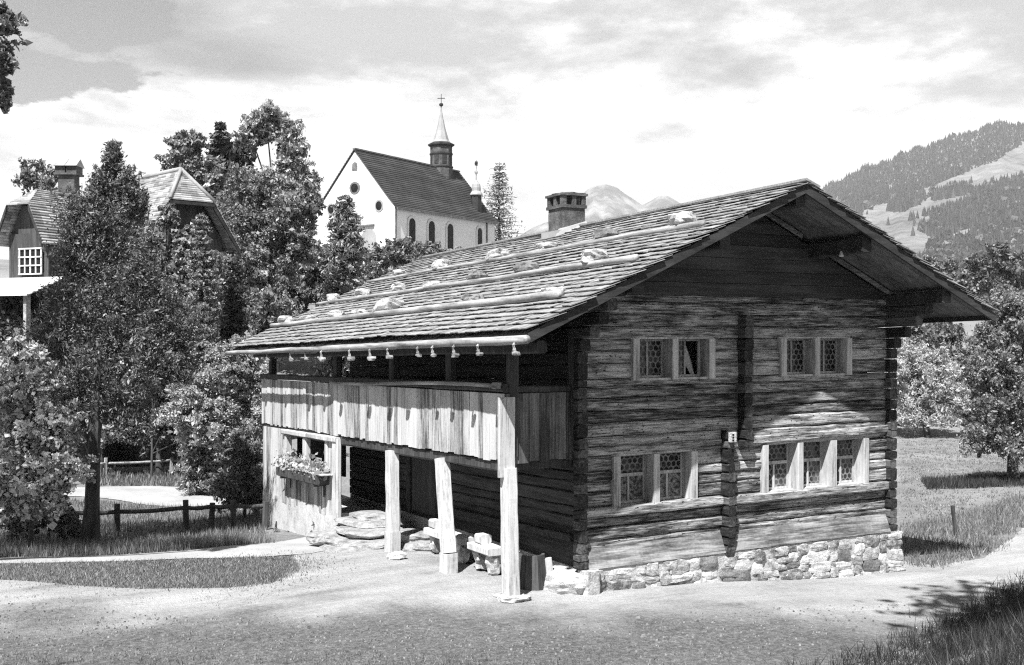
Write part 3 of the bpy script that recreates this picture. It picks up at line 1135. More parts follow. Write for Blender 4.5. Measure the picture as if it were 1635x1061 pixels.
# chimney
b = MB(True)
cx0, cx1, cy0, cy1 = 3.2, 3.82, 5.68, 6.32
b.beam(((cx0 + cx1) / 2, (cy0 + cy1) / 2, 5.9), ((cx0 + cx1) / 2, (cy0 + cy1) / 2, 7.05), 0.62, 0.64, up=(0, 1, 0), seg=0.12, rough=0.025, seed=3, ch=0.04)
ch = b.build('chimney', M['chim'], roof)
b = MB(True)
mx, my = (cx0 + cx1) / 2, (cy0 + cy1) / 2
b.box(mx - .34, mx + .34, my - .35, my + .35, 7.05, 7.12)
for ix in (-0.27, -0.005, 0.26):
    for iy in (-0.28, -0.0, 0.27):
        if abs(ix) > .1 or abs(iy) > .1:
            b.box(mx + ix - .055, mx + ix + .055, my + iy - .055, my + iy + .055, 7.12, 7.33)
b.box(mx - .36, mx + .35, my - .37, my + .36, 7.33, 7.38)
b.rock((mx, my, 7.38), (0.33, 0.34, 0.04), 3.0, 2)
b.build('chimney_cap', M['chim'], ch)
b = MB(True)
b.hexa([(cx0 - .18, cy0 - .1, roof_z(cx0 - .18) + .07), (cx1, cy0 - .1, RZ + .1), (cx1, cy0 + .02, RZ + .1), (cx0 - .18, cy0 + .02, roof_z(cx0 - .18) + .07)],
       [(cx0 - .1, cy0 - .05, roof_z(cx0) + .14), (cx1, cy0 - .05, RZ + .16), (cx1, cy0 + .02, RZ + .18), (cx0 - .1, cy0 + .02, roof_z(cx0) + .16)])
b.box(cx0 - .14, cx0 + .02, cy0 - .06, cy1 + .06, roof_z(cx0) - .04, roof_z(cx0) + .13)
b.build('flashing', M['metal'], ch)

# gallery
random.seed(31)
BX = -1.46


def boards_y(name, x, y0, y1, z0f, z1f, mat, th=0.03, parent=None, wmin=0.13, wmax=0.24, skip=None):
    b = MB(True)
    y = y0
    while y < y1 - 0.02:
        wd_ = random.uniform(wmin, wmax)
        y2 = min(y + wd_, y1)
        o = random.uniform(0, 0.02)
        a, c = y, y2 - 0.008
        zb_, zt_ = z0f((y + y2) / 2) + random.uniform(-0.03, 0.02), z1f((y + y2) / 2)
        pieces = [(zb_, zt_)]
        if skip and skip[0] < (y + y2) / 2 < skip[1]:
            pieces = [(zb_, skip[2]), (skip[3], zt_)]
        for (q0, q1) in pieces:
            if q1 - q0 > 0.02:
                t_ = random.uniform(-0.006, 0.006)
                b.hexa([(x - o, a + t_, q0), (x - o, c + t_, q0 + random.uniform(-.01, .01)), (x - o + th, c + t_, q0), (x - o + th, a + t_, q0)], [(x - o + .004, a, q1), (x - o - .004, c, q1), (x - o + th, c, q1), (x - o + th, a, q1)])
        y = y2
    return b.build(name, mat, parent or house)


boards_y('gallery_boards', BX - 0.03, 0.12, 13.05, lambda y: 1.93 + 0.008 * y, lambda y: 3.03 + 0.012 * y, M['board'])
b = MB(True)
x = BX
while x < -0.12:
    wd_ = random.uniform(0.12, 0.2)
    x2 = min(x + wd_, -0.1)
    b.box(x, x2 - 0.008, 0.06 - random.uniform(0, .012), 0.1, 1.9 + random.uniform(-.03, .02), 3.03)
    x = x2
b.build('gallery_boards', M['board_shade'], house)
b = MB(True)
b.beam((BX, 0.1, 3.13), (BX, 13.05, 3.26), 0.14, 0.13, seg=0.4, rough=0.02, seed=71)
b.build('handrail', M['dark_vert'], house)
b = MB(True)
b.beam((BX, 0.14, 3.1), (-0.1, 0.14, 3.08), 0.12, 0.12, seg=0.2, rough=0.01, seed=72)
b.build('handrail', M['dark_vert'], house)
b = MB(True)
b.beam((BX + 0.09, 0.1, 1.83), (BX + 0.09, 13.0, 1.9), 0.18, 0.2, seg=0.5, rough=0.02, seed=73)
b.build('floor_beam', M['dark_vert'], house)
b = MB(True)
b.box(BX + 0.0, 0.0, 0.15, 13.0, 1.96, 2.02)
b.box(BX + 0.05, 0.0, 0.14, 0.3, 1.76, 1.95)
b.build('gallery_floor', M['dark_vert'], house)
b = MB(True)
b.beam((BX, YF + 0.5, 3.78), (BX, 13.6, 3.86), 0.18, 0.2, seg=0.5, rough=0.02, seed=74)
b.build('eaves_beam', M['dark_vert'], house)
for i, yy in enumerate((0.12, 2.35, 4.87, 8.0, 12.6)):
    b = MB(True)
    b.beam((BX + 0.13, yy, 2.0), (BX + 0.13, yy, 3.72), 0.17, 0.19, up=(0, 1, 0), seg=0.3, rough=0.012, seed=80 + i)
    b.build('gallery_post', M['dark_vert'], house)
b = MB(True)
b.beam((-0.12, 0.12, 2.0), (-0.12, 0.12, 4.1), 0.16, 0.16, up=(0, 1, 0), seg=0.3, rough=0.01, seed=88)
b.build('gallery_post', M['dark_vert'], house)
# long drying pole hung outside the rail
b = MB(True)
b.tube([(BX - .13, yy, 3.16 + 0.03 * math.sin(yy * .7)) for yy in np.arange(0.22, 8.1, 0.5)], 0.038, 8, 0.2, 5)
b.rock((BX - .13, 0.2, 3.17), (0.06, 0.1, 0.06), 2.2, 2)
b.build('hanging_pole', M['pole'], house, True)

# posts carrying the gallery
for i, (yb, yt, lean) in enumerate(((-0.02, 0.02, 0.03), (2.15, 2.45, -0.02), (4.66, 4.68, 0.0))):
    zb_ = gz(BX, yb) + TILT * yb
    b = MB(True)
    base_h = (0.04, 0.36, 0.42)[i]
    b.beam((BX + lean, yb, zb_ + base_h), (BX, yt, 1.82), 0.235, 0.22, up=(0, 1, 0), seg=0.12, rough=0.018, seed=40 + i, ch=0.1, taper=0.95)
    po = b.build('gallery_support', M['post'], house)
    b = MB(True)
    if i == 0:
        b.rock((BX + lean, yb, zb_ + 0.0), (0.3, 0.26, 0.07), 3.3, 3, rough=0.4)
        b.build('footing_stone', M['stone'], po)
    else:
        b.beam((BX + lean, yb, zb_ - 0.05), (BX + lean, yb, zb_ + base_h - 0.002), 0.27, 0.25, up=(0, 1, 0), seg=0.12, rough=0.02, seed=50 + i, ch=0.1)
        b.build('post_foot', M['post'], po)
b = MB(True)
b.beam((BX - 0.05, -0.0, 1.68), (BX - 0.05, -0.0, 2.98), 0.07, 0.3, up=(1, 0, 0), seg=0.2, rough=0.01, seed=46)
b.build('corner_board', M['board'], house)

# boarded shed under the back of the gallery
random.seed(35)
boards_y('shed_wall', BX - 0.02, 7.7, 12.95, lambda y: 0.10 + 0.03 * (12.9 - y) * 0.3, lambda y: 1.95, M['board'], skip=(8.15, 11.0, 1.18, 1.82))
b = MB(True)
b.beam((BX - 0.03, 7.62, -0.02), (BX - 0.03, 7.62, 1.9), 0.12, 0.3, up=(0, 1, 0), seg=0.2, rough=0.012, seed=55)
b.build('shed_wall', M['board'], house)
b = MB(True)
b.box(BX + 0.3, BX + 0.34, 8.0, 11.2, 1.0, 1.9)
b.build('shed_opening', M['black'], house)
b = MB(True)
b.beam((BX - 0.06, 7.5, 1.88), (BX - 0.06, 11.2, 1.9), 0.12, 0.12, seg=0.3, rough=0.015, seed=56)
b.build('lintel', M['frame'], house)
b = MB(True)
b.beam((BX - 0.0, 8.2, 1.15), (BX - 0.0, 8.2, 1.82), 0.16, 0.13, up=(0, 1, 0), rough=0.008, seed=57)
b.build('window_post', M['frame'], house)
b = MB(True)
b.beam((BX - 0.0, 9.65, 1.15), (BX - 0.0, 9.65, 1.82), 0.16, 0.2, up=(0, 1, 0), rough=0.008, seed=58)
b.build('window_post', M['frame'], house)
b = MB(True)
b.beam((BX - 0.0, 11.0, 1.15), (BX - 0.0, 11.0, 1.82), 0.16, 0.13, up=(0, 1, 0), rough=0.008, seed=59)
b.build('window_post', M['frame'], house)
b = MB(False)
n = 14
for i in range(n):
    ya, yb_ = 7.7 + (12.95 - 7.7) * i / n, 7.7 + (12.95 - 7.7) * (i + 1) / n
    b.hexa([(BX - .06, ya, -1.8), (0, ya, -1.8), (0, yb_, -1.8), (BX - .06, yb_, -1.8)], [(BX - .03, ya, 0.16 - .06 * ya * .5 + .1), (0, ya, -.1), (0, yb_, -.1), (BX - .03, yb_, 0.16 - .06 * yb_ * .5 + .1)])
b.build('foundation', M['old_plaster'], house)
# door in the dark wall of the passage
b = MB(True)
b.box(-0.06, 0.02, 5.6, 6.75, 0.3, 1.85)
dr = b.build('door', M['dark_vert'], house)
b = MB(True)
b.beam((-0.06, 6.85, 0.25), (-0.06, 6.85, 1.9), 0.16, 0.18, up=(0, 1, 0), rough=0.01, seed=61)
b.build('door_frame', M['barge'], dr)
b = MB(True)
b.beam((-0.06, 5.5, 0.25), (-0.06, 5.5, 1.9), 0.16, 0.18, up=(0, 1, 0), rough=0.01, seed=62)
b.build('door_frame', M['barge'], dr)
b = MB(True)
b.beam((-0.06, 0.25, 0.52), (-0.06, 5.3, 0.5), 0.1, 0.12, seg=0.3, rough=0.02, seed=63)
b.build('wall_ledge', M['dark_wood'], house)

# ------------------------------------------------------------------ poles and stones weighing the roof down
POLES = [(1.79, -1.0, 14.0, 0.054, 'long pale pole nearest the ridge, weighing down the shingle roof'),
         (0.42, -0.95, 14.15, 0.058, 'long pale pole in the middle of the shingle roof slope'),
         (-0.93, -0.75, 14.1, 0.075, 'thick grey pole nearest the eaves, weighing down the shingle roof')]
random.seed(41)
for i, (px_, y0, y1, r, lab) in enumerate(POLES):
    b = MB(True)
    ys = np.arange(y0, y1, 0.35)
    pts = []
    for q in ys:
        xx = px_ + 0.06 * noise.noise(Vector((q * .35, i * 3.1, 0)))
        pts.append((xx, q, roof_z(xx) + 0.085 + r * 0.75 + 0.02 * noise.noise(Vector((q * .4, i * 7, 2)))))
    b.tube(pts, [r * (1.0 - 0.35 * (q - y0) / (y1 - y0)) for q in ys], 10, 0.18, i)
    o = b.build('roof_pole', M['pole'], None, True)
    tag(o, lab, 'pole', 'poles weighing down the shingle roof')
names_ = ['upper', 'middle', 'lower']
STONES = [  # pole, y, size, dark, label
    (0, -0.15, .17, 0, 'big white stone above the upper roof pole, close to the front gable'),
    (0, 2.2, .13, 1, 'flat dark stone on the upper roof pole, in front of the chimney'),
    (0, 4.3, .11, 0, 'small grey stone on the upper roof pole, right below the chimney'),
    (0, 6.5, .14, 0, 'pale stone on the upper roof pole, just beyond the chimney'),
    (0, 9.4, .14, 0, 'pale stone on the upper roof pole, second from its far end'),
    (0, 11.9, .13, 0, 'pale stone on the upper roof pole, nearest its far end'),
    (1, 0.6, .15, 0, 'pale lumpy stone on the middle roof pole, nearest the front gable'),
    (1, 0.25, .08, 1, 'fist-sized dark stone beside the pale one near the gable end of the middle roof pole'),
    (1, 2.9, .13, 1, 'square dark stone on the middle roof pole, second from the gable'),
    (1, 4.9, .13, 1, 'pointed dark stone on the middle roof pole, third large one from the gable'),
    (1, 7.0, .11, 0, 'small pale stone halfway along the middle roof pole'),
    (1, 8.9, .12, 0, 'rounded pale stone on the middle roof pole, past its half'),
    (1, 11.2, .13, 0, 'broad pale stone on the middle roof pole towards its far end'),
    (1, 13.3, .12, 0, 'flat pale stone at the very far end of the middle roof pole'),
    (2, -0.25, .10, 0, 'white stone at the gable end of the lower roof pole'),
    (2, 0.1, .07, 0, 'small white stone second in line at the gable end of the lower roof pole'),
    (2, 2.6, .14, 1, 'large dark stone on the lower roof pole'),
    (2, 6.6, .17, 0, 'big white wedge-shaped stone halfway along the lower roof pole'),
    (2, 8.1, .10, 0, 'small pale stone just beyond the big white wedge on the lower roof pole'),
    (2, 9.6, .13, 0, 'angular pale stone on the lower roof pole, third from its far end'),
    (2, 11.4, .12, 0, 'grey stone on the lower roof pole, second from its far end'),
    (2, 13.3, .13, 0, 'flat stone at the far end of the lower roof pole above the eaves')]
for i, (pi, yy, sz, dk, lab) in enumerate(STONES):
    sz *= 1.4
    b = MB(True)
    xx = POLES[pi][0] + POLES[pi][3] * 0.9 + sz * 0.62
    fl = random.uniform(0.45, 0.7)
    b.rock((xx, yy, roof_z(xx) + 0.09 + sz * fl * 0.8), (sz, sz * random.uniform(1.1, 1.6), sz * fl), i * 2.7 + 1, 2, rough=0.36, yaw=random.uniform(-.5, .5))
    o = b.build('roof_stone', M['stone_dark' if dk else 'roof_stone'], None, False)
    tag(o, lab, 'stone', 'stones weighing down the shingle roof')
b = MB(True)
b.rock((7.3, -0.6, roof_z(7.3) + 0.16), (0.2, 0.16, 0.11), 77, 2)
tag(b.build('roof_stone', M['stone'], None), 'white stone on the far roof slope, seen over the right-hand gable edge', 'stone', 'stones weighing down the shingle roof')

# ------------------------------------------------------------------ things about the house
random.seed(51)
fb = thing('flower_box', 'long wooden flower box with white blossoms hung below the shed window', 'flower box', (BX - .2, 9.4, 0.6))
b = MB(True)
b.box(BX - .34, BX - .31, 8.05, 10.9, 0.86, 1.06)
b.box(BX - .31, BX - .06, 8.05, 10.9, 0.84, 0.88)
b.box(BX - .31, BX - .06, 8.05, 8.08, 0.88, 1.06)
b.box(BX - .31, BX - .06, 10.87, 10.9, 0.88, 1.06)
b.build('trough', M['dark_vert'], fb)
b = MB(True)
b.box(BX - .35, BX - .06, 7.7, 9.3, 1.085, 1.105)
b.build('shelf_board', M['frame'], fb)
for yy in (8.3, 10.6):
    b = MB(True)
    b.box(BX - .33, BX - .03, yy, yy + .05, .79, .838)
    b.box(BX - .08, BX - .055, yy, yy + .05, .55, .79)
    b.build('bracket', M['dark_vert'], fb)


def leaf_quads(P, size, up=0.3, aspect=0.55):
    n = len(P)
    a = rng.normal(size=(n, 3))
    a /= np.linalg.norm(a, axis=1)[:, None]
    nrm = rng.normal(size=(n, 3)) + np.array([0, 0, up])
    t = np.cross(a, nrm)
    t /= np.linalg.norm(t, axis=1)[:, None] + 1e-9
    s = size * np.exp(rng.normal(0, .38, n))[:, None]
    b_ = np.cross(t, a)
    b_ = b_ * 0.25
    return np.stack([P - a * s, P + t * s * aspect + b_ * s, P + a * s, P - t * s * aspect + b_ * s], 1)


def W3(px, py, d):
    """a survey direction and distance turned into a place"""
    r = (px - 817.5) / FPX * d
    x, y = W2(r, d)
    return np.array([x, y, CAM[2] - (py - 530.5) / FPX * d])


n = 900
P = np.stack([rng.normal(BX - .2, .1, n), rng.uniform(7.95, 11.0, n), np.abs(rng.normal(0, .16, n)) + 1.02 - TILT * 9.4], -1)
quads_mesh('plants', leaf_quads(P, 0.05), M['leaf_light'], fb)
n = 130
P = np.stack([rng.normal(BX - .25, .09, n), rng.uniform(8.0, 10.9, n), np.abs(rng.normal(0, .15, n)) + 1.08 - TILT * 9.4], -1)
quads_mesh('flowers', leaf_quads(P, 0.05, 0.3, 0.9), M['blossom'], fb)

st = thing('stone_steps', 'rough pale stone slab steps leading into the dark passage', 'steps', (-1.2, 6.1, -0.5))
SL = [(-1.5, 6.1, -.34, .95, 1.5, .12, 1), (-1.35, 6.35, -.19, .8, 1.15, .11, 2), (-1.15, 6.6, -.04, .7, .95, .1, 3), (-1.0, 6.85, .09, .6, .75, .09, 4), (-0.75, 5.1, -.2, .5, .6, .12, 5), (-.7, 5.3, -.04, .45, .5, .1, 6),
      (-1.75, 7.0, -.2, .5, .55, .12, 8), (-.8, 7.0, .2, .5, .55, .07, 9), (-1.0, 4.6, -.3, .55, .45, .08, 10)]
for (sx, sy, sz, rx, ry, rz, sd_) in SL:
    b = MB(True)
    b.rock((sx, sy, sz), (rx, ry, rz * 1.25), sd_ * 4.1, 3, rough=0.2, yaw=random.uniform(-.3, .3))
    b.build('slab', M['slab'], st)

for nm, lab, (y0, y1), blk, zt in (('log_bench', 'low pale plank bench with a square end block, behind the middle post', (2.75, 4.2), (4.02,), 0.12), ('log_bench', 'short plank seat on stones with a notched block, between bench and front post', (1.55, 2.35), (2.1,), 0.13)):
    bb = thing(nm, lab, 'bench', (-0.75, (y0 + y1) / 2, -0.25))
    b = MB()
    b.beam((-0.82, y0, zt), (-0.82, y1, zt), 0.36, 0.13, seg=0.12, rough=0.015, seed=int(y0 * 9), ch=0.12)
    b.build('seat', M['post'], bb)
    for q in blk:
        b = MB()
        b.beam((-0.8, q - .1, zt + .15), (-0.8, q + .12, zt + .15), 0.24, 0.17, seg=0.1, rough=0.01, seed=4)
        b.build('end_block', M['post'], bb)
    for q in (y0 + .15, y1 - .2):
        b = MB()
        b.rock((-0.8, q, zt - .22), (0.13, 0.12, 0.2), q * 3, 2, rough=0.5)
        b.build('leg_stone', M['stone'], bb)
hb = thing('half_barrel', 'dark upright wooden trough with a pale cut edge, right beside the front post', 'trough', (-0.85, 0.5, -0.3))
b = MB()
gz0 = gz(-.8, .3)
for i in range(7):
    a0 = -0.9 + i * 0.42
    a1 = a0 + 0.4
    ring = []
    for rr, z in ((0.30, gz0 - .03), (0.24, gz0 + .58)):
        ring.append([(-0.72 + rr * math.cos(a0 + 3.9), 0.55 + rr * math.sin(a0 + 3.9), z), (-0.72 + rr * math.cos(a1 + 3.9), 0.55 + rr * math.sin(a1 + 3.9), z), (-0.72 + (rr - .05) * math.cos(a1 + 3.9), 0.55 + (rr - .05) * math.sin(a1 + 3.9), z), (-0.72 + (rr - .05) * math.cos(a0 + 3.9), 0.55 + (rr - .05) * math.sin(a0 + 3.9), z)])
    b.hexa(ring[0], ring[1])
b.build('stave', M['dark_vert'], hb)
b = MB()
b.beam((-0.98, 0.62, gz0 - .02), (-0.93, 0.62, gz0 + .62), 0.13, 0.3, up=(0, 1, 0), seg=.1, rough=.012, seed=9)
b.beam((-0.42, 0.4, gz0 - .02), (-0.47, 0.42, gz0 + .5), 0.16, 0.08, up=(0, 1, 0), seg=.1, rough=.012, seed=19)
b.build('side_board', M['post'], hb)
b = MB()
b.rock((-0.22, 0.28, gz(-.2, .3) + .07), (0.42, 0.5, 0.26), 14, 3, rough=0.22)
b.rock((-0.05, 0.1, gz(0, .1) + .2), (0.28, 0.36, 0.14), 15, 3, rough=0.22)
tag(b.build('doorstep_stone', M['mortar'], None, False), 'whitewashed lumpy stone at the left foot of the front corner', 'stone')
for (px_, py_, s_, lab) in ((712, 886, .13, 'rounded loose stone lying in front of the plank bench'), (633, 893, .16, 'flat loose stone at the foot of the third post'), (708, 872, .09, 'small loose stone right under the bench end')):
    r, d = ground_at(px_, py_)
    q = to3(r, d)
    b = MB()
    b.rock((q[0], q[1], q[2] + s_ * .3), (s_, s_ * .9, s_ * .55), px_, 2, rough=0.4)
    tag(b.build('loose_stone', M['stone'], None), lab, 'stone')


# ------------------------------------------------------------------ fences and the stake
def fence(name, lab, posts, ph, pw, mat, rail=True, rz=0.82):
    P3 = [to3(*ground_at(*q)) for q in posts]
    f = thing(name, lab, 'fence', P3[0])
    for i, q in enumerate(P3):
        b = MB()
        l = random.uniform(-.05, .05)
        b.beam((q[0], q[1], q[2] - .15), (q[0] + l, q[1], q[2] + ph * random.uniform(.93, 1.08)), pw, pw, up=(0, 1, 0), seg=.15, rough=.012, seed=i + 3)
        b.build('post', mat, f)
    for i in range(len(P3) - 1):
        a, c = P3[i].copy(), P3[i + 1].copy()
        a[2] += ph * rz
        c[2] += ph * rz
        b = MB()
        n = 8
        b.tube([a + (c - a) * k / n + np.array([0, 0, -.03 * math.sin(math.pi * k / n)]) for k in range(n + 1)], pw * .42, 7, .2, i)
        b.build('rail', mat, f, True)
    return f


fence('rail_fence', 'dark low rail fence in the shade beside the house shrubs', [(30, 858), (110, 858), (188, 856), (297, 848), (337, 846), (374, 845), (422, 846)], 0.75, .13, M['dark_vert'])
fence('rail_fence', 'pale rail fence on the bank behind the sunlit track', [(108, 775), (168, 768), (273, 762), (297, 760), (335, 772)], 0.8, .12, M['pole'])
r, d = ground_at(1527, 858)
q = to3(r, d)
b = MB()
dx = (-6 / FPX * d)
b.beam((q[0], q[1], q[2] - .1), (q[0] + dx * CS, q[1] - dx * SN, q[2] + .78), .07, .08, up=(0, 1, 0), seg=.1, rough=.015, seed=8)
tag(b.build('wooden_stake', M['bark'], None), 'thin leaning wooden stake in the meadow at the right', 'stake')

# ------------------------------------------------------------------ church on the hill
A0 = (-9.375, 90.0)
U = (0.5196, 0.8544)
V = (-0.8544, 0.5196)
CWD, CLN = 8.1, 15.0
ZE, ZA, ZB = 14.16, 18.9, 6.5


def CH(t, s_, z):
    """t along the nave, s_ across from the near right corner"""
    x, y = W2(A0[0] + U[0] * t + V[0] * s_, A0[1] + U[1] * t + V[1] * s_)
    return (x, y, z)


church = thing('church', 'white hillside church with dark tiled roof and slender ridge turret', 'church', CH(7, 4, ZB))


def cbox(b, t0, t1, s0, s1, z0, z1):
    b.hexa([CH(t0, s0, z0), CH(t1, s0, z0), CH(t1, s1, z0), CH(t0, s1, z0)], [CH(t0, s0, z1), CH(t1, s0, z1), CH(t1, s1, z1), CH(t0, s1, z1)])


b = MB()
cbox(b, 0, CLN, 0, CWD, ZB, ZE)
b.hexa([CH(0, 0, ZE), CH(CLN, 0, ZE), CH(CLN, CWD, ZE), CH(0, CWD, ZE)], [CH(0, CWD / 2 - .05, ZA - .1), CH(CLN, CWD / 2 - .05, ZA - .1), CH(CLN, CWD / 2 + .05, ZA - .1), CH(0, CWD / 2 + .05, ZA - .1)])
b.build('wall', M['limewash'], church)
b = MB()
n = 26
ks = (ZA - ZE) / (CWD / 2)
for sg in (0, 1):
    for i in range(n):
        fa, fb_ = i / n, (i + 1) / n

        def RP(t, f, o):
            s_ = CWD / 2 - (CWD / 2 + .35) * f
            z = ZA - ks * (CWD / 2 + .35) * f * (1.0 if f < .78 else 1 - .12 * (f - .78)) + o
            return CH(t, s_ if sg == 0 else CWD - s_, z)
        t0, t1 = -.12, CLN + .2
        b.hexa([RP(t0, fa, .02), RP(t1, fa, .02), RP(t1, fb_, .05), RP(t0, fb_, .05)], [RP(t0, fa, .10), RP(t1, fa, .10), RP(t1, fb_, .17), RP(t0, fb_, .17)])
b.build('roof', M['roofslate'], church)
b = MB()
cbox(b, -.12, CLN + .2, CWD / 2 - .14, CWD / 2 + .14, ZA + .08, ZA + .2)
b.build('ridge_tiles', M['stone_dark'], church)
b = MB()                                                 # eaves gutter, downpipes, cornice
cbox(b, -.1, CLN + .1, -.42, -.3, ZE - .3, ZE - .15)
cbox(b, .05, .15, -.12, -.03, ZB, ZE - .2)
cbox(b, 13.55, 13.65, -.12, -.03, ZB, ZE - .2)
b.build('gutter', M['stone_dark'], church)


def arch(t, s_, face, w_, z0, z1, name, mat, dep=.06, parent=None, full=False):
    """round-headed opening; face 's' on the nave side, 'g' on the gable"""
    b = MB()
    n = 10
    prof = []
    if full:
        prof = [(w_ / 2 * math.cos(2 * math.pi * i / 20), (z0 + z1) / 2 + (z1 - z0) / 2 * math.sin(2 * math.pi * i / 20)) for i in range(20)]
    else:
        prof = [(-w_ / 2, z0), (w_ / 2, z0)] + [(w_ / 2 * math.cos(math.pi * i / n), z1 - w_ / 2 + w_ / 2 * math.sin(math.pi * i / n)) for i in range(n + 1)]
    k = len(prof)
    vs = []
    for o in (-dep, .02):
        for (a, z) in prof:
            vs.append(CH(t + a, o, z) if face == 's' else CH(o, s_ + a, z))
    fs = [tuple(range(k)), tuple(range(2 * k - 1, k - 1, -1))] + [(i, k + i, k + (i + 1) % k, (i + 1) % k) for i in range(k)]
    b.add(vs, fs)
    return b.build(name, mat, parent or church)


for t, wd_ in ((2.26, .95), (5.0, .95), (7.75, .95), (12.4, .8)):
    fr = arch(t, 0, 's', wd_ + .28, 11.0, 13.55, 'window', M['plaster'], .05)
    arch(t + .05, 0, 's', wd_ - .12, 11.2, 13.35, 'pane', M['darkglass'], .07, fr)
    b = MB()
    cbox(b, t - wd_ / 2 - .25, t + wd_ / 2 + .25, -.2, .0, 10.85, 10.99)
    b.build('sill', M['metal'], fr)
mid = CWD / 2
fr = arch(0, mid, 'g', 1.1, 15.35, 16.35, 'oculus', M['stone_dark'], .05, None, True)
arch(0, mid, 'g', .7, 15.5, 16.2, 'pane', M['darkglass'], .08, fr, True)
arch(0, mid, 'g', .55, 17.3, 17.95, 'vent', M['stone_dark'], .06)
for s_ in (1.55, CWD - 1.55):
    fr = arch(0, s_, 'g', .9, 13.75, 14.75, 'oculus', M['metal'], .05, None, True)
    arch(0, s_, 'g', .6, 13.9, 14.6, 'pane', M['darkglass'], .08, fr, True)
b = MB()
cbox(b, -.2, .02, 2.0, CWD - 2.0, 12.65, 12.78)
b.build('cornice', M['stone_dark'], church)
for s_ in (2.6, CWD - 2.6):
    arch(0, s_, 'g', 1.5, 10.2, 12.45, 'niche', M['metal'], .05)
fr = arch(0, mid, 'g', 2.0, 8.2, 12.2, 'door', M['stone_dark'], .07)
arch(0, 1.1, 'g', .9, 9.7, 10.6, 'window', M['metal'], .06)
# ridge turret
tx, ty, _ = CH(12.3, mid, 0)
b = MB()
b.lathe((tx, ty, 0), [(1.05, 17.3), (1.05, 18.9), (1.0, 19.1), (1.0, 21.0)], 8, .25)
tu = b.build('ridge_turret', M['chim'], church)
b = MB()
b.lathe((tx, ty, 0), [(1.0, 20.9), (1.2, 21.02), (1.22, 21.15), (.8, 21.35)], 8, .25)
b.lathe((tx, ty, 0), [(1.07, 18.95), (1.1, 19.05), (1.07, 19.15)], 8, .25)
b.lathe((tx, ty, 0), [(1.04, 20.15), (1.07, 20.25), (1.04, 20.35)], 8, .25)
b.build('turret_cornice', M['dark_wood'], tu)
b = MB()
b.lathe((tx, ty, 0), [(.85, 21.33), (.70, 21.55), (.45, 22.4), (.2, 23.5), (.09, 24.1), (.05, 24.65)], 8, .25)
b.build('spire', M['metal'], tu, False)
b = MB()
b.lathe((tx, ty, 24.6), [(.05, 0), (.16, .06), (.2, .16), (.16, .27), (.04, .33)], 10)
b.tube([(tx, ty, 24.85), (tx, ty, 25.75)], .035, 6)
b.tube([(tx - .34 * CS, ty + .34 * SN, 25.35), (tx + .34 * CS, ty - .34 * SN, 25.35)], .035, 6)
b.build('cross', M['dark_wood'], tu)
b = MB()
for k in range(8):
    an = .25 + math.pi / 8 + k * math.pi / 4
    c_, s__ = math.cos(an), math.sin(an)
    rr = .96
    cx_, cy_ = tx + rr * c_, ty + rr * s__
    ax_, ay_ = -s__ * .2, c_ * .2
    b.hexa([(cx_ - ax_ - c_ * .1, cy_ - ay_ - s__ * .1, 19.3), (cx_ + ax_ - c_ * .1, cy_ + ay_ - s__ * .1, 19.3), (cx_ + ax_, cy_ + ay_, 19.3), (cx_ - ax_, cy_ - ay_, 19.3)],
           [(cx_ - ax_ - c_ * .1, cy_ - ay_ - s__ * .1, 20.1), (cx_ + ax_ - c_ * .1, cy_ + ay_ - s__ * .1, 20.1), (cx_ + ax_, cy_ + ay_, 20.1), (cx_ - ax_, cy_ - ay_, 20.1)])
b.build('louvre', M['barge'], tu)
# small turret with an onion top over the choir
tx, ty, _ = CH(13.3, .9, 0)
b = MB()
b.lathe((tx, ty, 0), [(.5, 14.6), (.5, 16.4)], 6, .3)
tu = b.build('choir_turret', M['barge'], church)
b = MB()
b.lathe((tx, ty, 0), [(.48, 16.38), (.6, 16.45), (.55, 16.6), (.4, 16.8), (.42, 17.1), (.36, 17.4), (.2, 17.6), (.06, 17.8), (.035, 18.8)], 10)
b.rock((tx, ty, 18.5), (.14, .14, .14), 2, 1)
b.build('spire', M['metal'], tu)
b = MB()
b.tube([(tx, ty, 18.8), (tx, ty, 19.6)], .03, 6)
b.rock((tx, ty, 19.3), (.16, .05, .22), 3, 1)
b.build('finial', M['dark_wood'], tu)

# ------------------------------------------------------------------ chalet behind the trees
chal = thing('chalet', 'large chalet with pale tiled half-hipped roof, half hidden by trees', 'house', tuple(to3(-13.5, 47.5)))


def QL(o, ax_, lat_):
    return lambda a, c, z: (*W2(o[0] + ax_[0] * a + lat_[0] * c, o[1] + ax_[1] * a + lat_[1] * c), z)


def tiled(b, F, p00, p10, p01, p11, n, th=.06):
    """a roof slope from a ridge line p00-p10 down to an eaves line p01-p11, in tile courses"""
    q = [np.array(v, float) for v in (p00, p10, p01, p11)]
    for i in range(n):
        fa, fb_ = i / n, (i + 1) / n
        m_ = max(1, int(np.linalg.norm(q[3] - q[2]) / 0.4))
        for k in range(m_):
            ka, kb = k / m_, (k + 1) / m_
            def pt(f, g_, o):
                v = (q[0] * (1 - g_) + q[1] * g_) * (1 - f) + (q[2] * (1 - g_) + q[3] * g_) * f
                return F(v[0], v[1], v[2] + o)
            b.hexa([pt(fa, ka, 0), pt(fa, kb, 0), pt(fb_, kb, .03), pt(fb_, ka, .03)], [pt(fa, ka, th * .5), pt(fa, kb, th * .5), pt(fb_, kb, th + .03), pt(fb_, ka, th + .03)])


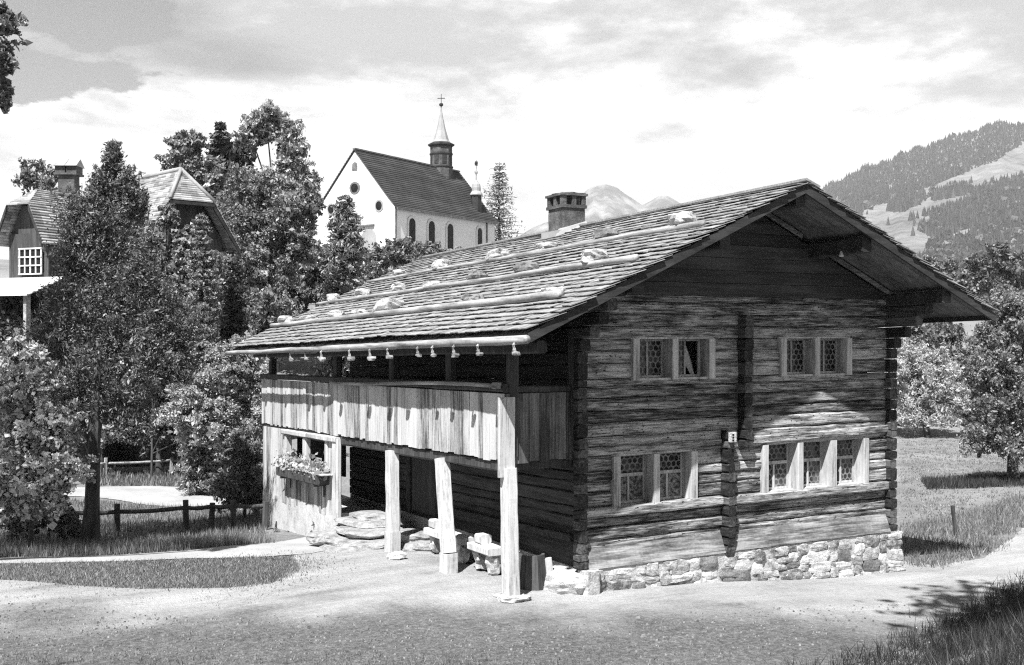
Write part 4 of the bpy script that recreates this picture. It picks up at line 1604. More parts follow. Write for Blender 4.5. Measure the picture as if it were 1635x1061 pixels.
MA = (0.70, -0.714)                                      # main ridge, towards the viewer's right
ML = (0.714, 0.70)
F1 = QL((-13.5, 46.0), MA, ML)                           # a along ridge (0 at the hip end, negative away), c across, z
ZR, ZH, ZG, ZV = 10.62, 9.3, 9.3, 7.45
b = MB()
for sg in (-1, 1):
    tiled(b, F1, (-9.0, 0, ZR), (0, 0, ZR), (-9.0, sg * .98, ZH), (.95, sg * .98, ZH), 13)
    tiled(b, F1, (-9.0, sg * .98, ZH), (.95, sg * .98, ZH), (-9.0, sg * 2.2, ZV), (.95, sg * 2.2, ZV), 18)
tiled(b, F1, (0, -.05, ZR), (0, .05, ZR), (0.95, -.98, ZH), (0.95, .98, ZH), 14)
b.build('roof', M['tile'], chal)
b = MB()
b.tube([F1(-9.0, 0, ZR + .08), F1(-4, 0, ZR + .06), F1(0, 0, ZR + .08)], .1, 6)
b.tube([F1(0, 0, ZR + .08), F1(.95, -.98, ZH + .08)], .08, 6)
b.tube([F1(0, 0, ZR + .08), F1(.95, .98, ZH + .08)], .08, 6)
b.build('ridge_tiles', M['tile'], chal, True)
b = MB()
b.hexa([F1(-8.8, -1.8, -2), F1(0.1, -1.8, -2), F1(0.1, 1.8, -2), F1(-8.8, 1.8, -2)], [F1(-8.8, -1.8, 7.9), F1(0.1, -1.8, 7.9), F1(0.1, 1.8, 7.9), F1(-8.8, 1.8, 7.9)])
b.hexa([F1(-8.8, -1.8, 7.9), F1(0.1, -1.8, 7.9), F1(0.1, 1.8, 7.9), F1(-8.8, 1.8, 7.9)], [F1(-8.8, -.85, 9.3), F1(0.1, -.85, 9.3), F1(0.1, .85, 9.3), F1(-8.8, .85, 9.3)])
b.build('wall', M['dark_vert'], chal)
for sg in (-1, 1):                                       # verge boards
    b = MB()
    b.hexa([F1(.88, sg * .95, ZH - .22), F1(.94, sg * .95, ZH - .22), F1(.94, sg * 2.2, ZV - .22), F1(.88, sg * 2.2, ZV - .22)], [F1(.88, sg * .95, ZH - .02), F1(.94, sg * .95, ZH - .02), F1(.94, sg * 2.2, ZV - .02), F1(.88, sg * 2.2, ZV - .02)])
    b.build('verge_board', M['barge'], chal)
b = MB()
b.hexa([F1(.9, -.98, ZH - .14), F1(.96, -.98, ZH - .14), F1(.96, .98, ZH - .14), F1(.9, .98, ZH - .14)], [F1(.9, -.98, ZH - .01), F1(.96, -.98, ZH - .01), F1(.96, .98, ZH - .01), F1(.9, .98, ZH - .01)])
b.build('verge_board', M['barge'], chal)
b = MB()
b.hexa([F1(.1, -.5, 7.3), F1(.16, -.5, 7.3), F1(.16, .5, 7.3), F1(.1, .5, 7.3)], [F1(.1, -.5, 8.4), F1(.16, -.5, 8.4), F1(.16, .5, 8.4), F1(.1, .5, 8.4)])
b.build('window', M['darkglass'], chal)
b = MB()
b.hexa([F1(.1, -1.9, 6.8), F1(1.0, -1.9, 6.8), F1(1.0, 1.9, 6.8), F1(.1, 1.9, 6.8)], [F1(.1, -1.9, 7.0), F1(1.0, -1.9, 7.0), F1(1.0, 1.9, 7.0), F1(.1, 1.9, 7.0)])
b.build('balcony', M['pole'], chal)
# cross gable at the left
F2 = QL((-18.9, 44.0), (0.42, 0.9075), (0.9075, -0.42))    # a runs back into the house, c to the right
b = MB()
for sg in (-1, 1):
    tiled(b, F2, (0.5, 0, 9.65), (4.5, 0, 9.65), (-.5, sg * .6, 8.95), (4.5, sg * .6, 8.95), 8)
    tiled(b, F2, (-.5, sg * .6, 8.95), (4.5, sg * .6, 8.95), (-.5, sg * 1.32, 7.4), (4.5, sg * 1.32, 7.4), 14)
tiled(b, F2, (0.5, -.03, 9.65), (0.5, .03, 9.65), (-.5, -.6, 8.95), (-.5, .6, 8.95), 6)
b.build('roof', M['tile'], chal)
for sg in (-1, 1):
    b = MB()
    b.hexa([F2(-.52, sg * .58, 8.75), F2(-.45, sg * .58, 8.75), F2(-.45, sg * 1.3, 7.3), F2(-.52, sg * 1.3, 7.3)], [F2(-.52, sg * .58, 8.97), F2(-.45, sg * .58, 8.97), F2(-.45, sg * 1.3, 7.52), F2(-.52, sg * 1.3, 7.52)])
    b.build('verge_board', M['barge'], chal)
b = MB()
b.hexa([F2(-.1, -3.0, -2.5), F2(4, -3.0, -2.5), F2(4, 2.2, -2.5), F2(-.1, 2.2, -2.5)], [F2(-.1, -3.0, 5.5), F2(4, -3.0, 5.5), F2(4, 2.2, 5.5), F2(-.1, 2.2, 5.5)])
b.hexa([F2(0, -1.0, 5.5), F2(4, -1.0, 5.5), F2(4, 1.1, 5.5), F2(0, 1.1, 5.5)], [F2(0, -1.0, 7.9), F2(4, -1.0, 7.9), F2(4, 1.1, 7.9), F2(0, 1.1, 7.9)])
b.hexa([F2(0.1, -1.0, 7.9), F2(4, -1.0, 7.9), F2(4, 1.1, 7.9), F2(0.1, 1.1, 7.9)], [F2(0.1, -.4, 9.0), F2(4, -.4, 9.0), F2(4, .4, 9.0), F2(0.1, .4, 9.0)])
b.build('wall', M['dark_vert'], chal)
b = MB()
b.hexa([F2(-.1, -.3, 6.35), F2(0.0, -.3, 6.35), F2(0, .85, 6.35), F2(-.1, .85, 6.35)], [F2(-.1, -.3, 7.25), F2(0, -.3, 7.25), F2(0, .85, 7.25), F2(-.1, .85, 7.25)])
fr = b.build('window', M['darkglass'], chal)
b = MB()
for k in range(5):
    c0 = -.33 + k * .29
    b.hexa([F2(-.14, c0, 6.3), F2(-.1, c0, 6.3), F2(-.1, c0 + .055, 6.3), F2(-.14, c0 + .055, 6.3)], [F2(-.14, c0, 7.3), F2(-.1, c0, 7.3), F2(-.1, c0 + .055, 7.3), F2(-.14, c0 + .055, 7.3)])
for k in range(4):
    z = 6.28 + k * .33
    b.hexa([F2(-.16, -.34, z), F2(-.135, -.34, z), F2(-.135, .9, z), F2(-.16, .9, z)], [F2(-.16, -.34, z + .05), F2(-.135, -.34, z + .05), F2(-.135, .9, z + .05), F2(-.16, .9, z + .05)])
b.build('muntins', M['plaster'], fr)
b = MB()                                                 # sunlit lower porch roof
tiled(b, F2, (-.05, -3.0, 6.15), (-.05, 2.2, 6.15), (-2.2, -3.2, 5.35), (-2.2, 2.4, 5.35), 8)
b.build('porch_roof', M['plaster'], chal)
b = MB()
for c0 in (-2.8, -.4, 2.0):
    b.hexa([F2(-2.0, c0, -2), F2(-1.8, c0, -2), F2(-1.8, c0 + .15, -2), F2(-2.0, c0 + .15, -2)], [F2(-2.0, c0, 5.4), F2(-1.8, c0, 5.4), F2(-1.8, c0 + .15, 5.45), F2(-2.0, c0 + .15, 5.45)])
b.build('porch_post', M['pole'], chal)
p_ = W3(110, 300, 46.5)
b = MB()
b.beam((p_[0], p_[1], 8.2), (p_[0], p_[1], 10.5), .74, .66, up=(-SN, -CS, 0), rough=.02, seed=3, ch=.04, taper=.9)
chm = b.build('chimney', M['chim'], chal)
b = MB()


def CP_(a, c, z):
    return (p_[0] + a * CS + c * SN, p_[1] - a * SN + c * CS, z)


b.hexa([CP_(-.47, -.42, 10.5), CP_(.47, -.42, 10.5), CP_(.47, .42, 10.5), CP_(-.47, .42, 10.5)], [CP_(-.47, -.42, 10.58), CP_(.47, -.42, 10.58), CP_(.47, .42, 10.58), CP_(-.47, .42, 10.58)])
for a0 in (-.44, .03):
    b.hexa([CP_(a0, -.34, 10.58), CP_(a0 + .41, -.34, 10.58), CP_(a0 + .41, .34, 10.58), CP_(a0, .34, 10.58)], [CP_(a0, -.34, 10.88), CP_(a0 + .41, -.34, 10.88), CP_(a0 + .41, .34, 10.88), CP_(a0, .34, 10.88)])
b.build('chimney_cap', M['chim'], chm)
for a0 in (-.48, .01):
    b = MB()
    b.hexa([CP_(a0, -.46, 10.86), CP_(a0 + .47, -.46, 10.86), CP_(a0 + .47, .46, 10.86), CP_(a0, .46, 10.86)], [CP_(a0, -.02, 11.17), CP_(a0 + .47, -.02, 11.17), CP_(a0 + .47, .02, 11.17), CP_(a0, .02, 11.17)])
    b.build('cap_roof', M['tile'], chm)

# ------------------------------------------------------------------ trees and shrubs


def crown(blobs, d, per, size, spread=.42, sub=26,  up=.4, aspect=.55, rise=.25):
    """blobs: (px, py, rx, ry[, depth offset]) outlines of the crown's leaf masses -> clumps of leaves through their volume"""
    out_, cen = [], []
    sub, per, size = int(sub * 1.5), per * 1.7, size * .8
    for q in blobs:
        off = q[4] if len(q) > 4 else 0.0
        dd_ = d + off
        c = W3(q[0], q[1], dd_)
        rx, rz = q[2] / FPX * dd_, q[3] / FPX * dd_
        ry = (rx + rz) * .5
        u = rng.normal(size=(sub, 3))
        u /= np.linalg.norm(u, axis=1)[:, None]
        rad = rng.uniform(.35, 1.05, sub)[:, None] ** .8
        sc_ = c + u * rad * np.array([rx, ry, rz]) * .86
        cen.append((c, sc_))
        k = max(4, int(per / sub))
        L_ = (rng.uniform(.45, 1.25, sub) * spread * (rx * ry * rz) ** (1 / 3))[:, None, None]
        w_ = u + rng.normal(0, .45, (sub, 3)) + np.array([0, 0, rise])
        w_ /= np.linalg.norm(w_, axis=1)[:, None]
        al = rng.uniform(-.7, 1.15, (sub, k, 1))
        g_ = rng.normal(size=(sub, k, 3)) * (.30 - .12 * al) * np.array([1, 1, .7])
        P = sc_[:, None, :] + (w_[:, None, :] * al + g_ - np.array([0, 0, .22 if rise < .5 else -.1]) * np.clip(al, 0, 2) ** 2) * L_
        out_.append(P.reshape(-1, 3))
    P = np.concatenate(out_)
    return leaf_quads(P, size, up, aspect), cen


def broad(name, label, cat, base, d, blobs, mat, per=2600, size=.07, trunk=.14, spread=.42, sub=26, lean=None, group=None, twigs=5, aspect=.55, bark='bark', rise=.25):
    """base: (px, py) or None for ground straight under the crown"""
    r = (base - 817.5) / FPX * d
    g0 = to3(r, d, -.1)
    t = thing(name, label, cat, tuple(g0), group)
    Q, cen = crown(blobs, d, per, size, spread, sub, aspect=aspect, rise=rise)
    b = MB()
    low_ = min(c[2] for c, _ in cen)
    hi = max(c[2] for c, _ in cen)
    fork_h = max(g0[2] + .25 * (hi - g0[2]), min(low_, g0[2] + .5 * (hi - g0[2])))
    mean = np.mean([c for c, _ in cen], 0)
    top = np.array([mean[0], mean[1], hi])
    n = 9
    pts = []
    for i in range(n + 1):
        f = i / n
        q = g0 * (1 - f) + top * f
        q[0] += .25 * trunk * math.sin(f * 7 + base)
        q[1] += .25 * trunk * math.cos(f * 6 + base)
        pts.append(q)
    b.tube(pts, [trunk * (1.25 if i == 0 else 1) * (1 - .8 * i / n) for i in range(n + 1)], 9, .15, base)
    for c, sc_ in cen:
        f = np.clip((fork_h - g0[2]) / (hi - g0[2] + 1e-6) + rng.uniform(-.05, .3), .2, .9)
        s_ = pts[int(f * n)]
        m_ = (s_ + c) / 2 + np.array([0, 0, .1 * np.linalg.norm(c - s_)])
        rr = trunk * (1 - .8 * f) * .6
        b.tube([s_, m_, c], [rr, rr * .7, rr * .35], 6, .1, base)
        for e in sc_[:twigs]:
            b.tube([c, (c + e) / 2 + rng.normal(0, .05, 3), e], [rr * .35, rr * .25, rr * .1], 4)
    b.build('trunk', M[bark], t)
    quads_mesh('crown', Q, M[mat], t)
    return t


def shrub(name, label, d, blobs, mat, per=2400, size=.06, spread=.42, sub=24, group=None, flowers=0, cat='shrub', aspect=.55):
    base = np.mean([q[0] for q in blobs])
    t = broad(name, label, cat, base, d, blobs, mat, per, size, .05, spread, sub, group=group, twigs=3, aspect=aspect)
    if flowers:
        Q, _ = crown(blobs, d - .3, flowers, size * 1.2, spread, 20, aspect=.9)
        quads_mesh('blossom', Q, M['blossom'], t)
    return t


def conifer(name, label, base, d, top, half, mat, whorls=26, size=.06, sparse=1.0, shape=1.0, bottom=.06, droop=.35, group=None, per=60, base_py=None):
    whorls, per = int(whorls * 1.5), per * 1.3
    r = (base - 817.5) / FPX * d
    g0 = to3(r, d, -.1)
    tz = CAM[2] - (top - 530.5) / FPX * d
    if base_py is not None:
        g0[2] = CAM[2] - (base_py - 530.5) / FPX * d
    h = tz - g0[2]
    R = half / FPX * d
    t = thing(name, label, 'tree', tuple(g0), group)
    b = MB()
    n = 8
    b.tube([g0 + np.array([.03 * h * .2 * math.sin(i), .02 * h * .2 * math.cos(i * 1.7), h * i / n]) for i in range(n + 1)], [.018 * h * (1.02 - i / n) + .012 for i in range(n + 1)], 8, .1, base)
    Q = []
    for k in range(whorls):
        f = bottom + (1 - bottom) * (k + rng.uniform(-.3, .3)) / whorls
        f = min(max(f, bottom), .985)
        L = R * (1 - f) ** (.8 / shape) * rng.uniform(.75, 1.12) + R * .04
        nb = max(4, int(10 * sparse))
        a0 = rng.uniform(0, 6.28)
        for j in range(nb):
            if rng.random() > .55 + .45 * sparse:
                continue
            a = a0 + 6.28 * j / nb + rng.uniform(-.3, .3)
            l = L * rng.uniform(.65, 1.15)
            s_ = g0 + np.array([0, 0, h * f])
            e = s_ + np.array([math.cos(a) * l, math.sin(a) * l, -droop * l * rng.uniform(.5, 1.3) + .12 * l])
            if l > .5:
                m_ = (s_ + e) / 2 + np.array([0, 0, .06 * l])
                b.tube([s_, m_, e], [.012 * h * .25 + .01, .01 + .002 * h, .006], 4)
            k_ = max(5, int(per * (l / (R + 1e-6)) * sparse + 4))
            u = rng.uniform(.08, 1.05, k_)[:, None]
            P = s_ * (1 - u) + e * u
            P = P + rng.normal(size=(k_, 3)) * np.array([.11, .11, .07]) * l * (.6 + .6 * u) + np.array([0, 0, -.05]) * l
            Q.append(P)
    P = np.concatenate(Q)
    b.build('trunk', M['bark'], t)
    quads_mesh('crown', leaf_quads(P, size, .2, .38), M[mat], t)
    return t


# --- left: the dark tree in front, lit shrubs about it
broad('broadleaf_tree', 'tall dark-leaved tree with ragged upright shoots and a straight dark trunk', 'tree', 140, 26.2,
      [(182, 252, 8, 28), (200, 300, 18, 34), (165, 300, 14, 34), (150, 325, 16, 26), (218, 330, 16, 26), (130, 350, 40, 44), (180, 350, 40, 46), (122, 410, 34, 46), (170, 430, 52, 56), (222, 425, 30, 44), (118, 480, 46, 44), (190, 505, 66, 50), (255, 480, 34, 40), (85, 545, 46, 34), (150, 570, 74, 44), (235, 555, 62, 46), (290, 520, 34, 36), (110, 630, 50, 34), (190, 640, 60, 34), (270, 590, 42, 30), (215, 690, 30, 20)],
      'leaf_dark', 2500, .046, .19, .66, 30, twigs=14, aspect=.32, rise=.9)
shrub('flowering_shrub', 'bright flowering shrub at the far left edge in front of the dark tree', 24.6, [(40, 610, 56, 46), (15, 680, 46, 60), (75, 680, 50, 48), (45, 745, 60, 50), (100, 745, 40, 44), (20, 790, 50, 40), (70, 790, 40, 34), (30, 570, 44, 30)], 'leaf_light', 4600, .040, flowers=520)
shrub('leafy_shrub', 'shaded low shrub at the foot of the dark tree, left of its trunk', 26.5, [(85, 815, 30, 30), (40, 838, 40, 24), (110, 838, 22, 20)], 'leaf_mid', 1500, .05)
# --- by the gallery corner
shrub('leafy_shrub', 'tall bright shrub beside the far end of the gallery', 37, [(385, 600, 48, 48), (335, 625, 50, 46), (405, 655, 36, 42), (350, 680, 54, 40), (300, 660, 44, 36), (375, 570, 36, 30)], 'leaf_light', 4200, .058)
shrub('leafy_shrub', 'shrub growing close against the shed corner, reaching down to the fence', 31.2, [(395, 735, 34, 40), (375, 775, 38, 36), (405, 790, 24, 36), (385, 715, 30, 26)], 'leaf_mid', 3000, .046)
shrub('leafy_shrub', 'small dark plant in front of the shed plaster near the slab steps', 26.3, [(508, 838, 9, 16), (505, 852, 9, 10)], 'leaf_mid', 260, .04, sub=10)
shrub('grass_clump', 'tuft of low weeds along the foot of the shed wall', 27.6, [(440, 858, 20, 12), (468, 856, 18, 11), (420, 866, 12, 9)], 'leaf_mid', 420, .05, sub=12, cat='plant', aspect=.25)
# --- middle distance, left
MIDL = 'trees between the chalet and the church hill'
conifer('cypress_tree', 'narrow pointed conifer standing right in front of the chalet gable', 322, 38, 338, 36, 'needle_light', 34, .06, 1.2, 2.4, .04, .1, per=90)
conifer('cypress_tree', 'slim dark conifer to the right of the one before the chalet gable', 372, 40, 410, 32, 'needle', 30, .06, 1.2, 2.4, .04, .1, per=80)
broad('broadleaf_tree', 'tall airy tree with the highest crown, bare forked limbs showing against the sky', 'tree', 440, 63,
      [(425, 190, 36, 24), (455, 205, 30, 30), (400, 215, 18, 26), (468, 250, 26, 40), (440, 300, 50, 34), (485, 300, 22, 34)], 'leaf_light', 2200, .13, .22, .44, 30, twigs=10)
conifer('spruce_tree', 'dark spruce crown behind the airy tall tree', 352, 70, 192, 70, 'needle', 26, .16, 1.1, 1.1, .3, .3, per=70)
conifer('spruce_tree', 'dark spruce whose tip shows just left of the airy tall tree', 385, 72, 205, 64, 'needle', 26, .16, 1.1, 1.1, .3, .3, per=70)
broad('broadleaf_tree', 'light leafy tree left of the dark spruce tips, above the chalet ridge', 'tree', 305, 60, [(300, 228, 30, 18), (290, 255, 34, 24), (325, 275, 40, 30), (350, 320, 40, 36)], 'leaf_mid', 1700, .12, .2)
broad('broadleaf_tree', 'broad deciduous tree filling the space between chalet and church', 'tree', 430, 54,
      [(400, 300, 46, 36), (455, 345, 52, 46), (395, 370, 56, 46), (480, 385, 34, 40), (430, 430, 60, 46), (375, 450, 46, 40), (490, 320, 24, 30)], 'leaf_mid', 3600, .085, .25)
broad('broadleaf_tree', 'lower bright tree in front of the broad one, above the gallery shrubs', 'tree', 395, 44, [(380, 500, 50, 44), (430, 500, 40, 46), (345, 545, 44, 36), (410, 555, 50, 40), (300, 500, 36, 50)], 'leaf_mid', 2600, .085, .16)
broad('broadleaf_tree', 'thin pale-leaved tree top standing behind the chalet roof at the left', 'tree', 62, 60, [(55, 268, 24, 14), (40, 290, 20, 14), (78, 285, 18, 18), (65, 315, 30, 20)], 'leaf_mid', 420, .11, .14, .5, 20, twigs=9)
broad('broadleaf_tree', 'mid-grey leafy tree in front of the chalet roof, right of the dark tree', 'tree', 255, 43, [(250, 400, 44, 40), (215, 370, 34, 32), (290, 430, 36, 40), (250, 470, 50, 44), (205, 330, 24, 26), (300, 385, 30, 26), (345, 440, 34, 40), (270, 345, 16, 18)], 'leaf_mid', 1700, .08, .14)
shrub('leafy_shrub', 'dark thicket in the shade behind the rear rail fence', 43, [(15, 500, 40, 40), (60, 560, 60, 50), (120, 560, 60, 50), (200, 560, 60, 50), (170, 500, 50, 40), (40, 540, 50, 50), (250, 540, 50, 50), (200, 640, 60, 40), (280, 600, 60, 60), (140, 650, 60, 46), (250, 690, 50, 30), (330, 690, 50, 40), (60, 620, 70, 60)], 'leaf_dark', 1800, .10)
shrub('leafy_shrub', 'bright low shrubs on the bank below the chalet', 42, [(165, 630, 26, 24), (250, 590, 36, 30), (300, 560, 40, 36), (215, 600, 40, 26), (280, 660, 36, 26), (170, 690, 30, 22), (320, 705, 36, 30)], 'leaf_light', 1500, .08)
conifer('spruce_tree', 'shaggy spruce standing right in front of the church gable', 551, 58, 306, 46, 'needle_light', 34, .085, 1.15, 2.2, .02, .5, per=110)
shrub('hedge', 'dark dense thicket left of the spruce before the church', 62, [(500, 425, 40, 34), (470, 450, 40, 50), (515, 470, 36, 40), (450, 500, 44, 50), (590, 450, 40, 30)], 'leaf_dark', 2200, .12, cat='hedge')
shrub('hedge', 'bright round shrubs below the church side wall, over the roof slope', 72, [(600, 415, 36, 20), (640, 402, 40, 24), (680, 410, 40, 22), (625, 430, 50, 20), (720, 412, 30, 14)], 'leaf_mid', 2000, .12, cat='hedge')
conifer('larch_tree', 'sparse larch with bare-looking branches to the right of the church', 797, 112, 258, 46, 'needle_light', 22, .12, .75, 1.5, .1, .05, per=18, base_py=420)
# --- right
broad('broadleaf_tree', 'leafy meadow tree at the right edge with low dark trunk', 'tree', 1620, 39.7,
      [(1605, 500, 40, 44), (1640, 520, 50, 60), (1580, 560, 46, 46), (1640, 600, 60, 50), (1580, 630, 52, 44), (1572, 690, 42, 40), (1620, 705, 54, 36), (1670, 670, 50, 60), (1600, 600, 50, 50)], 'leaf_mid', 3000, .06, .2)
broad('willow', 'pale silvery willow beside the house corner across the meadow', 'tree', 1480, 61, [(1470, 572, 40, 30), (1440, 600, 40, 36), (1495, 605, 46, 38), (1455, 640, 46, 34), (1515, 645, 40, 30), (1470, 665, 50, 22)], 'leaf_pale', 2600, .10, .2, aspect=.3)
broad('broadleaf_tree', 'dark round-clumped tree rising behind the pale willow', 'tree', 1480, 76, [(1465, 530, 30, 22), (1505, 535, 32, 24), (1440, 550, 30, 24), (1530, 560, 34, 30), (1510, 590, 40, 40), (1480, 620, 50, 40)], 'leaf_mid', 2200, .13, .25)
broad('broadleaf_tree', 'spreading leafy tree behind the right-hand roof corner', 'tree', 1600, 70, [(1610, 480, 30, 24), (1635, 500, 34, 34), (1575, 545, 34, 30), (1545, 600, 36, 36), (1600, 560, 50, 40), (1560, 640, 40, 30), (1670, 520, 50, 60)], 'leaf_mid', 2800, .10, .25)
shrub('hedge', 'dark undergrowth at the far edge of the meadow', 66, [(1450, 660, 50, 26), (1520, 660, 46, 24), (1590, 655, 50, 34), (1650, 645, 60, 44), (1400, 660, 50, 26), (1560, 610, 50, 40), (1480, 560, 60, 44)], 'leaf_dark', 1300, .12, cat='hedge')
broad('broadleaf_tree', 'hazy dark round tree on the far slope, above the right roof end', 'tree', 1590, 150, [(1560, 425, 24, 20), (1590, 410, 26, 22), (1620, 425, 30, 26), (1575, 460, 40, 26), (1625, 465, 36, 30), (1540, 455, 24, 18)], 'leaf_dark', 900, .3, .4)
broad('broadleaf_tree', 'pale tree on the far slope, left of the dark round one', 'tree', 1525, 170, [(1515, 425, 18, 14), (1530, 445, 24, 18), (1500, 440, 16, 14), (1480, 420, 18, 14)], 'leaf_mid', 700, .32, .4)
# --- trees beside the viewpoint: one hangs a branch into the picture, all of them throw the shade in the foreground
broad('overhanging_tree', 'large tree just outside the left edge, one leafy branch hanging into the sky', 'tree', -620, 18.5,
      [(-40, 60, 60, 70), (3, 30, 16, 24), (6, 95, 9, 34), (8, 150, 7, 22), (-160, -60, 100, 90), (-360, -100, 160, 160), (-560, 80, 170, 160), (-700, 200, 150, 140), (-600, -200, 160, 160), (-240, 170, 110, 80, 3.5), (-150, 50, 90, 80, 4.5), (-340, 230, 120, 90, 3), (-300, 60, 120, 90, 4)], 'leaf_mid', 2200, .05, .3, .5, 26)


def near_tree(label, r, d, z0, R, hgt, n=7):
    g0 = to3(r, d, -.1)
    t = thing('bank_tree', label, 'tree', tuple(g0))
    b = MB()
    top = np.array([g0[0], g0[1], z0 + hgt])
    b.tube([g0 * (1 - f) + top * f for f in np.linspace(0, 1, 8)], [.28 * (1 - .8 * f) for f in np.linspace(0, 1, 8)], 9, .15, r)
    Q = []
    for k in range(n):
        a = 6.28 * k / n + rng.uniform(-.3, .3)
        c = np.array([g0[0] + math.cos(a) * R * .55, g0[1] + math.sin(a) * R * .55, z0 + hgt * rng.uniform(.25, .8)])
        if k == 0:
            c = np.array([g0[0], g0[1], z0 + hgt * .8])
        b.tube([g0 * .5 + np.array([top[0], top[1], z0]) * .5, (c + np.array([g0[0], g0[1], z0])) / 2, c], [.12, .08, .03], 6)
        u = rng.normal(size=(30, 3))
        u /= np.linalg.norm(u, axis=1)[:, None]
        s_ = c + u * rng.uniform(.3, 1, 30)[:, None] * np.array([R * .55, R * .55, hgt * .28])
        P = s_[:, None, :] + rng.normal(size=(30, 45, 3)) * R * .12
        Q.append(P.reshape(-1, 3))
    b.build('trunk', M['bark'], t)
    quads_mesh('crown', leaf_quads(np.concatenate(Q), .13), M['leaf_mid'], t)


# crowns whose shade falls on the near yard and the bank (out of the picture, behind and beside the viewpoint)
near_tree('tree on the bank left of the viewpoint, shading the near yard', -4.2, 3.0, 8.4, 3.6, 4.6)
near_tree('second tree on the bank, farther left of the viewpoint', -9.0, 3.3, 8.2, 4.2, 5.0)
near_tree('tree to the right of the viewpoint, shading the grassy bank', 7.4, 9.0, 9.0, 4.0, 5.0)

# ------------------------------------------------------------------ grass
ISLAND = [(-60, 903), (0, 901), (150, 899), (300, 894), (410, 889), (470, 893), (478, 910), (455, 928), (400, 938), (300, 941), (200, 940), (100, 934), (0, 926), (-60, 922)]
q = region_points(ISLAND, 30000)
tail = region_points([(400, 888), (470, 890), (482, 908), (460, 930), (400, 938)], 2500)
q = np.concatenate([q, q[:6000] + rng.normal(0, .28, (6000, 2)), tail + rng.normal(0, .5, tail.shape)])
grass('grass_island', q, .015, .085, .022, M['grass'], 1.2)
grass('yard_weeds', region_points([(-60, 895), (480, 880), (560, 935), (420, 975), (-60, 960)], 2600), .015, .06, .02, M['grass'], 1.2, .1)
VERGE = [(-60, 868), (100, 872), (250, 872), (420, 862), (440, 868), (300, 880), (150, 888), (-60, 892)]
grass('grass_verge', region_points(VERGE, 9000), .08, .3, .018, M['grass_tall'], .5)
SHADY = [(-60, 800), (140, 800), (420, 815), (425, 862), (250, 872), (-60, 870)]
grass('meadow_grass', region_points(SHADY, 16000), .05, .22, .03, M['grass'], .6)
grass('meadow_grass', region_points([(150, 752), (420, 752), (420, 776), (300, 776), (150, 775)], 6000), .1, .3, .05, M['grass'], .6)
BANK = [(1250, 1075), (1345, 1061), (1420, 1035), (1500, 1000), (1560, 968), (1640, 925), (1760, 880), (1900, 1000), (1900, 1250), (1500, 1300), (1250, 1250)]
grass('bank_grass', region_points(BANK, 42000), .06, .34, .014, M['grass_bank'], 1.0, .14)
q = region_points(BANK, 160)
P = to3(q[:, 0], q[:, 1]) + np.array([0, 0, 1.0]) * rng.uniform(.15, .36, (len(q), 1))
tag(quads_mesh('meadow_flowers', leaf_quads(P, .008, .8, .9), M['blossom']), kind='stuff')
grass('bank_grass', region_points([(-150, 1046), (200, 1050), (500, 1052), (900, 1056), (1300, 1066), (1300, 1200), (-150, 1200)], 26000), .03, .12, .012, M['grass'], .8, .15)
grass('yard_weeds', region_points([(-100, 985), (300, 990), (800, 1015), (1200, 1040), (1200, 1066), (-100, 1066)], 16000), .015, .05, .014, M['grass'], .9, .1)
grass('meadow_grass', region_points([(1440, 845), (1600, 800), (1660, 790), (1640, 838), (1575, 888), (1500, 906), (1450, 906)], 15000), .05, .24, .02, M['grass'], .9, .12)
grass('meadow_grass', region_points([(1440, 700), (1700, 700), (1700, 800), (1600, 815), (1440, 850)], 22000), .03, .10, .035, M['grass_tall'], 1.1, .15)
grass('meadow_grass', region_points([(1470, 768), (1560, 764), (1680, 762), (1680, 772), (1560, 780), (1480, 782)], 6000), .12, .3, .03, M['grass_bank'], .6)  # strip of dark blades standing in for the shadow by the meadow tree

# pebbles lying on the yard
n = 1500
q = region_points([(-60, 960), (400, 985), (900, 1000), (1400, 965), (1450, 965), (1300, 1040), (900, 1060), (-60, 1058)], n)
P = to3(q[:, 0], q[:, 1], .012)
s_ = rng.uniform(.008, .028, (len(P), 1, 1)) * np.where(rng.random((len(P), 1, 1)) < .05, 1.8, 1)
a = rng.uniform(0, 6.28, len(P))
base4 = np.stack([np.stack([np.cos(a + k * math.pi / 2), np.sin(a + k * math.pi / 2) * .8, np.zeros(len(P))], -1) for k in range(4)], 1) * s_
top4 = base4 * .6 + np.array([0, 0, .8]) * s_
faces = []
for k in range(4):
    j = (k + 1) % 4
    faces.append(np.stack([base4[:, k], base4[:, j], top4[:, j], top4[:, k]], 1))
faces.append(top4)
Q = np.concatenate([f + P[:, None, :] for f in faces])
tag(quads_mesh('gravel_pebbles', Q, M['pebble']), kind='stuff')

# ------------------------------------------------------------------ mountains (true distances) with their woods
PX = [900, 1100, 1180, 1250, 1300, 1330, 1380, 1440, 1500, 1560, 1600, 1635, 1750, 1900, 2100, 2400]
PY = [520, 500, 440, 360, 312, 292, 270, 247, 225, 207, 196, 198, 168, 150, 150, 170]
D0, D1 = 620.0, 3000.0


def mnt(px, v):
    """v 0 at the foot, 1 on the ridge, beyond 1 the back slope"""
    px, v = np.asarray(px, float), np.asarray(v, float)
    ry = np.interp(px, PX, PY) + 2.5 * np.sin(px * .09) + 1.8 * np.sin(px * .23 + 1)
    y0 = 515.0
    vv = np.clip(v, 0, 1)
    py = y0 + (ry - y0) * vv ** 1.02 + 5 * np.sin(px * .035 + v * 9) * vv * (1 - vv) * 3
    d = D0 + (D1 - D0) * v
    z = CAM[2] - (py - 530.5) / FPX * d
    zr = CAM[2] - (ry - 530.5) / FPX * D1
    z = np.where(v > 1, zr - (v - 1) * 900, z)
    r = (px - 817.5) / FPX * d
    x, y = W2(r, d)
    return np.stack([x, y, z], -1), py


